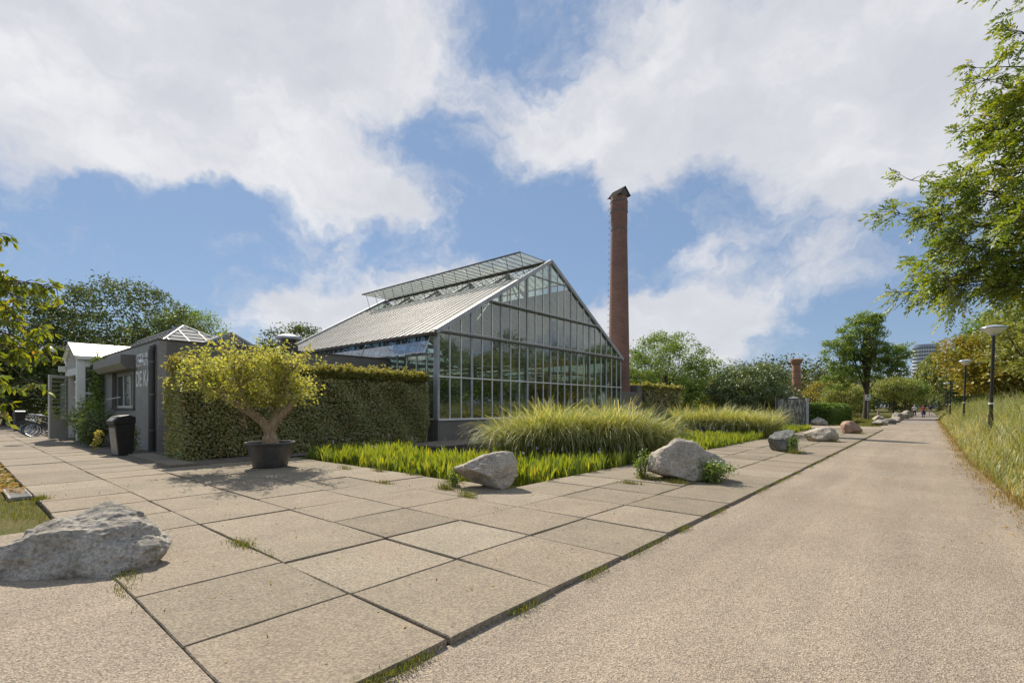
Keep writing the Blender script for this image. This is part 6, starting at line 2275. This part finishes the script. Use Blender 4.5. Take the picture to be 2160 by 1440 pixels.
# ------------------------------------------------------------------ lamp posts
def lamp_post():
    b = empty('street_lamp', (0, 0, 0))
    MB().tube([(0, 0, -0.2), (0, 0, 1.25)], [0.072, 0.070], 14).build('lower_pole', 'lamp_post', b, smooth=True)
    MB().tube([(0, 0, 1.24), (0, 0, 3.98)], [0.055, 0.046], 14).build('pole', 'lamp_post', b, smooth=True)
    MB().lathe([(0.074, -0.03), (0.078, 0.0), (0.074, 0.03)], 14).build('collar', 'lamp_white', b, (0, 0, 1.62), smooth=True)
    MB().lathe([(0.05, 0.0), (0.09, 0.02), (0.09, 0.10), (0.06, 0.12)], 16).build('fitting', 'lamp_grey', b, (0, 0, 3.95), smooth=True)
    MB().lathe([(0.10, 0.0), (0.20, 0.07), (0.345, 0.20), (0.350, 0.21), (0.02, 0.212)], 32).build('diffuser', 'lamp_white', b, (0, 0, 4.02), smooth=True)
    MB().lathe([(0.365, 0.0), (0.375, 0.012), (0.365, 0.03), (0.22, 0.085), (0.10, 0.115), (0.02, 0.125)], 32).build('canopy', 'lamp_grey', b, (0, 0, 4.235), smooth=True)
    return b


lp = lamp_post()
for i, (x, y, s, ln, lab) in enumerate([(1.52, 23.07, 0.97, 1.4, 'tall black lamp post with white saucer lantern standing deep in the bank grass'),
                                        (1.63, 43.6, 1.03, 1.6, 'black lamp post with its lantern set against the yellow tree leaves'),
                                        (1.33, 59.2, 1.02, 0.4, 'black lamp post with clear white lantern between the yellow tree and the willow'),
                                        (1.58, 84.4, 1.04, 0.0, 'small distant black lamp post near the willow')]):
    o = lp if i == 0 else copy_tree(lp)
    o.location = (x, y, float(bank_z(x, y)) - 0.10)
    o.scale = (s, s, s)
    o.rotation_euler = (0, R(ln), 0)
    tag(o, lab, 'lamp post', 'lamp posts along the road')

# ------------------------------------------------------------------ stained panel in the pond
b = empty('water_panel', (-7.35, 38.5, 0), R(22))
tag(b, 'dark stained panel in a black metal frame standing at the end of the pond', 'panel')
MB().box((-0.86, -0.05, -0.1), (0.82, 0.05, 2.02)).build('panel_face', 'stained_panel', b)
MB().box((-1.0, -0.09, -0.3), (-0.862, 0.09, 2.10)).build('frame_post', 'charcoal_paint', b)
MB().box((0.822, -0.30, -0.3), (0.98, 0.12, 2.08)).build('frame_post', 'galvanised', b)
MB().box((-0.862, -0.07, 2.022), (0.822, 0.07, 2.09)).build('top_rail', 'charcoal_paint', b)
MB().lathe([(0.55, 0.0), (0.50, 0.06), (0.25, 0.13), (0.04, 0.17), (0.03, 0.30), (0.01, 0.31)], 20).build('spout_cap', 'concrete', b, (0.22, 0.45, 2.0), smooth=True)
MB().lathe([(0.42, -0.2), (0.45, 1.9), (0.5, 2.0)], 20).build('tank', 'charcoal_paint', b, (0.22, 0.5, 0.0), smooth=True)

# ------------------------------------------------------------------ old brick column and arch
b = empty('brick_column', (-15.7, 85.6, 0))
tag(b, 'old round brick column with a broken overhanging top, like a short chimney stump', 'column')
MB().lathe([(0.74 - 0.022 * z, z) for z in np.linspace(0, 8.0, 14)] + [(0.57, 8.0), (0.70, 8.05), (0.78, 8.3), (0.86, 8.45), (0.84, 8.75), (0.5, 8.85)], 24).build('shaft', 'old_brick', b, smooth=True)
for z in (3.6, 4.8, 5.9, 6.9):
    MB().lathe([(0.73 - 0.022 * z, -0.05), (0.77 - 0.022 * z, -0.03), (0.77 - 0.022 * z, 0.03), (0.73 - 0.022 * z, 0.05)], 24).build('iron_band', 'dark_steel', b, (0, 0, z), smooth=True)
g_ = np.random.default_rng(5)
leaves('top_weeds', 'leaf_dark', np.array([0, 0, 8.8]) + g_.normal(0, 1, (120, 3)) * np.array([.45, .45, .06]), .16, .08, b, g_)

b = empty('stone_monument', (-20.0, 64.4, 0), R(30))
tag(b, 'small pale stone arched monument beside the yellowing tree', 'monument')
arc = [(-0.9 + 0, 0.0), (0.9, 0.0), (0.9, 2.3)] + [(0.9 * math.cos(t), 2.3 + 0.55 * math.sin(t)) for t in np.linspace(0.3, math.pi - 0.3, 9)] + [(-0.9, 2.3)]
MB().prism([(x, -0.5, z) for x, z in arc], (0, 1.0, 0)).build('arch_block', 'stone_pale', b)
MB().box((-1.05, -0.6, 2.82), (0.5, 0.6, 3.02)).build('cap_stone', 'stone_pale', b)
MB().box((-0.75, -0.45, 3.02), (0.35, 0.45, 3.30)).build('cap_stone', 'stone_pale', b)

# ------------------------------------------------------------------ sign post, bollard
b = empty('park_sign', (-5.75, 72.5, 0), R(8))
tag(b, 'white rectangular park sign on a thin grey post before the shade tree', 'sign')
MB().tube([(0, 0, -0.1), (0, 0, 2.7)], 0.045, 8).build('post', 'galvanised', b)
pl = MB().box((-0.26, -0.09, 2.25), (0.26, -0.06, 2.92)).build('plate', 'sign_white', b)
MB().lathe([(0.14, 0.0), (0.12, 0.002)], 16).build('symbol', 'sign_grey', pl, (0.02, -0.095, 2.73)).rotation_euler = (R(90), 0, 0)
for i in range(3):
    MB().box((-0.19, -0.095, 2.32 + i * 0.07), (0.19, -0.091, 2.345 + i * 0.07)).build('text_line', 'sign_grey', pl)
tag(MB().lathe([(0.11, -0.1), (0.11, 0.95), (0.10, 1.02), (0.02, 1.04)], 12).build('wooden_bollard', 'wood_post', None, (-4.55, 69.8, 0), smooth=True), 'short wooden bollard on the lawn between sign post and rock group', 'bollard')


# ------------------------------------------------------------------ residential tower far away
def tower():
    b = empty('residential_tower', (-2.6, 551, 0), R(10))
    tag(b, 'distant pale curved apartment tower with rows of windows above the willow', 'tower')
    rx, ry, H, n = 9.6, 8.0, 54.5, 36
    mb = MB()
    ring = [(rx * math.cos(2 * math.pi * i / n), ry * math.sin(2 * math.pi * i / n)) for i in range(n)]
    mb.prism([(x, y, 0) for x, y in ring], (0, 0, H - 3))
    mb.build('facade', 'tower_white', b)
    mb = MB()
    mb.prism([(x * 0.96, y * 0.96, H - 3) for x, y in ring], (0, 0, 3.0))
    mb.build('crown_storey', 'lamp_grey', b)
    for f in range(8, 17):
        z = 3 + f * 3.0
        for i in range(n // 2, n):
            (x0, y0), (x1, y1) = ring[i], ring[(i + 1) % n]
            cx, cy = (x0 + x1) / 2, (y0 + y1) / 2
            L = math.hypot(x1 - x0, y1 - y0)
            o = MB().box((-L * .36, -0.25, -0.85), (L * .36, 0.12, 0.85)).build('window', 'tower_glass', b, (cx, cy, z + 0.2))
            o.rotation_euler = (0, 0, math.atan2(y1 - y0, x1 - x0))
    return b


tower()


# ------------------------------------------------------------------ people
def person(loc, yaw, label, shirt, legs, hair, stride=0.22, skirt=False, h=1.72, arms=(0.25, -0.2)):
    e = empty('person', loc, yaw)
    tag(e, label, 'person', 'people walking on the road')
    k = h / 1.72
    J = {'pel': (0, 0, .95), 'w': (0, 0.0, 1.12), 'ch': (0, -.01, 1.32), 'nk': (0, .0, 1.47), 'hd': (0, .03, 1.56), 'ht': (0, .03, 1.68)}
    V, E_, Rr = [], [], []

    def av(p, r):
        V.append(tuple(c * k for c in p))
        Rr.append(tuple(c * k for c in (r if isinstance(r, tuple) else (r, r))))
        return len(V) - 1

    def chain(a, lst):
        for p, r in lst:
            b = av(p, r)
            E_.append((a, b))
            a = b
        return a
    root = av(J['pel'], (.16, .12))
    ch = chain(root, [(J['w'], (.14, .10)), (J['ch'], (.17, .115))])
    nk = chain(ch, [(J['nk'], .055), (J['hd'], (.075, .095)), (J['ht'], (.07, .09))])
    for s, st, a in ((-1, stride, arms[0]), (1, -stride, arms[1])):
        hip = av((s * .09, 0, .88), .10)
        E_.append((root, hip))
        chain(hip, [((s * .095, st * .55 + .02, .50), .062), ((s * .10, st * 1.1 - (.10 if st < 0 else 0), .10 + (.06 if st < 0 else 0)), .042), ((s * .105, st * 1.1 + .12 - (.10 if st < 0 else 0), .045 + (.03 if st < 0 else 0)), (.045, .035))])
        shd = av((s * .19, 0, 1.40), .06)
        E_.append((ch, shd))
        wr = chain(shd, [((s * .24, a * .35, 1.14), .045), ((s * .23, a * .8 + .05, .92), .034)])
        chain(wr, [((s * .225, a * .9 + .07, .82), (.030, .018))])
        for q in range(4):
            chain(wr, [((s * .225 - .02 * s, a * .9 + .045 + .018 * q, .80), .0095), ((s * .22 - .03 * s, a * .9 + .055 + .018 * q, .765 + .006 * abs(q - 1.5)), .008)])
        chain(wr, [((s * .20, a * .8 + .10, .85), .010), ((s * .19, a * .8 + .125, .815), .009)])
    me = bpy.data.meshes.new('body')
    me.from_pydata(V, E_, [])
    o = link(bpy.data.objects.new('body', me))
    md = o.modifiers.new('skin', 'SKIN')
    o.modifiers.new('sub', 'SUBSURF').levels = 2
    for i, sv in enumerate(me.skin_vertices[0].data):
        sv.radius = Rr[i]
        sv.use_root = (i == 0)
    dg = bpy.context.evaluated_depsgraph_get()
    dg.update()
    m2 = bpy.data.meshes.new_from_object(o.evaluated_get(dg))
    bpy.data.objects.remove(o)
    for m in ('skin', shirt, legs, 'leather'):
        m2.materials.append(MATS[m])
    for p in m2.polygons:
        x, y, z = (c / k for c in p.center)
        p.use_smooth = True
        if z < .12:
            p.material_index = 3
        elif abs(x) > .18 and z < 1.18 and z > .70:
            p.material_index = 0
        elif z < .96:
            p.material_index = 2
        elif z < 1.47:
            p.material_index = 1
        else:
            p.material_index = 0
    link(bpy.data.objects.new('body', m2), e)
    bm = bmesh.new()
    bmesh.ops.create_icosphere(bm, subdivisions=3, radius=1)
    for v in bm.verts:
        x, y, z = v.co
        if z < -0.1 and y > 0.1:
            z = -0.1
        v.co = (x * .088 * k, (y * .108 + .012) * k, (z * .115 + 1.635) * k)
    hm = bpy.data.meshes.new('hair')
    bm.to_mesh(hm)
    bm.free()
    hm.materials.append(MATS[hair])
    link(bpy.data.objects.new('hair', hm), e)
    if skirt:
        MB().lathe([(.17 * k, 1.0 * k), (.24 * k, .75 * k), (.28 * k, .52 * k), (.26 * k, .53 * k)], 18).build('skirt', legs, e, smooth=True)
    return e


person((-1.65, 85.8, -0.03), R(8), 'person in white shirt and dark trousers walking beside the roadside boulders', 'cloth_white', 'cloth_navy', 'hair_grey', h=1.76)
person((-0.72, 83.9, -0.03), R(-4), 'person in red top and dark purple skirt walking in the middle of the road', 'cloth_red', 'cloth_purple', 'hair', 0.18, True, 1.70)
person((-0.02, 103, -0.03), R(3), 'person in dark navy top and beige trousers further up the road', 'cloth_navy', 'cloth_beige', 'hair', 0.24, False, 1.80)


# ------------------------------------------------------------------ inside the greenhouse
def interior():
    for i, (x, y, h, r, m, lab) in enumerate([
            (-19.2, 19.2, 2.6, .75, 'leaf_mid', 'leafy green plant inside the glass gable near its brick plinth corner'),
            (-20.5, 22.6, 3.6, 1.1, 'leaf_willow', 'tall pale-leaved indoor tree under the greenhouse ridge'),
            (-19.6, 25.4, 3.4, 1.0, 'leaf_yellow', 'orange-tinted indoor tree behind the greenhouse gable glass'),
            (-19.0, 28.2, 3.2, 0.9, 'leaf_mid', 'bushy indoor tree in the greenhouse corner by the chimney'),
            (-24.0, 20.5, 3.4, 1.2, 'leaf_dark', 'dark indoor tree deep inside the greenhouse'),
            (-24.5, 25.5, 3.6, 1.3, 'leaf_mid', 'green indoor tree deep inside the greenhouse behind the orange one'),
            (-22.0, 28.8, 3.3, 1.0, 'leaf_yellow', 'yellowing indoor tree along the far greenhouse side')]):
        tree('indoor_tree', lab, (x, y, 0.06), [(0, 0, h * .68, r, r, h * .30), (0, 0, h * .42, r * .8, r * .8, h * .25)], h * .6, .06, m, .14, 120, 26, .22, 130 + i, limbs=8, cat='plant', group='plants inside the greenhouse')
    for i, (x, y) in enumerate([(-18.0, 15.9), (-18.0, 17.6), (-18.2, 21.0), (-18.2, 23.6), (-18.3, 26.6), (-21.2, 16.0), (-21.2, 18.0)]):
        t = empty('dining_table', (x, y, 0.06))
        tag(t, 'dining table with white cloth inside the greenhouse gable', 'table', 'tables inside the greenhouse')
        MB().box((-.42, -.42, .70), (.42, .42, .745)).build('tabletop', 'linen', t)
        MB().box((-.435, -.435, .48), (.435, -.423, .748)).box((-.435, .423, .48), (.435, .435, .748)).box((-.435, -.423, .48), (-.423, .423, .748)).box((.423, -.423, .48), (.435, .423, .748)).build('tablecloth_drop', 'linen', t)
        for sx in (-1, 1):
            for sy in (-1, 1):
                MB().box((sx * .36 - .03, sy * .36 - .03, 0), (sx * .36 + .03, sy * .36 + .03, .70)).build('leg', 'table_dark', t)
    s = empty('serving_counter', (-23.5, 17.2, 0.06))
    tag(s, 'long dark wooden serving counter inside the greenhouse', 'counter')
    MB().box((-.4, -2.2, 0), (.4, 2.2, 1.0)).build('counter_body', 'table_dark', s)
    MB().box((-.48, -2.3, 1.0), (.48, 2.3, 1.06)).build('counter_top', 'linen', s)
    l = empty('shade_lamp', (-18.6, 16.7, 0.06))
    tag(l, 'orange shaded standing lamp inside the greenhouse corner', 'lamp')
    MB().lathe([(.14, 0), (.14, .02), (.015, .03), (.012, 1.45)], 12).build('stand', 'dark_steel', l)
    MB().lathe([(.20, 1.35), (.12, 1.65), (.11, 1.65), (.19, 1.35)], 18).build('lamp_shade', 'orange_glow_shade', l)


interior()
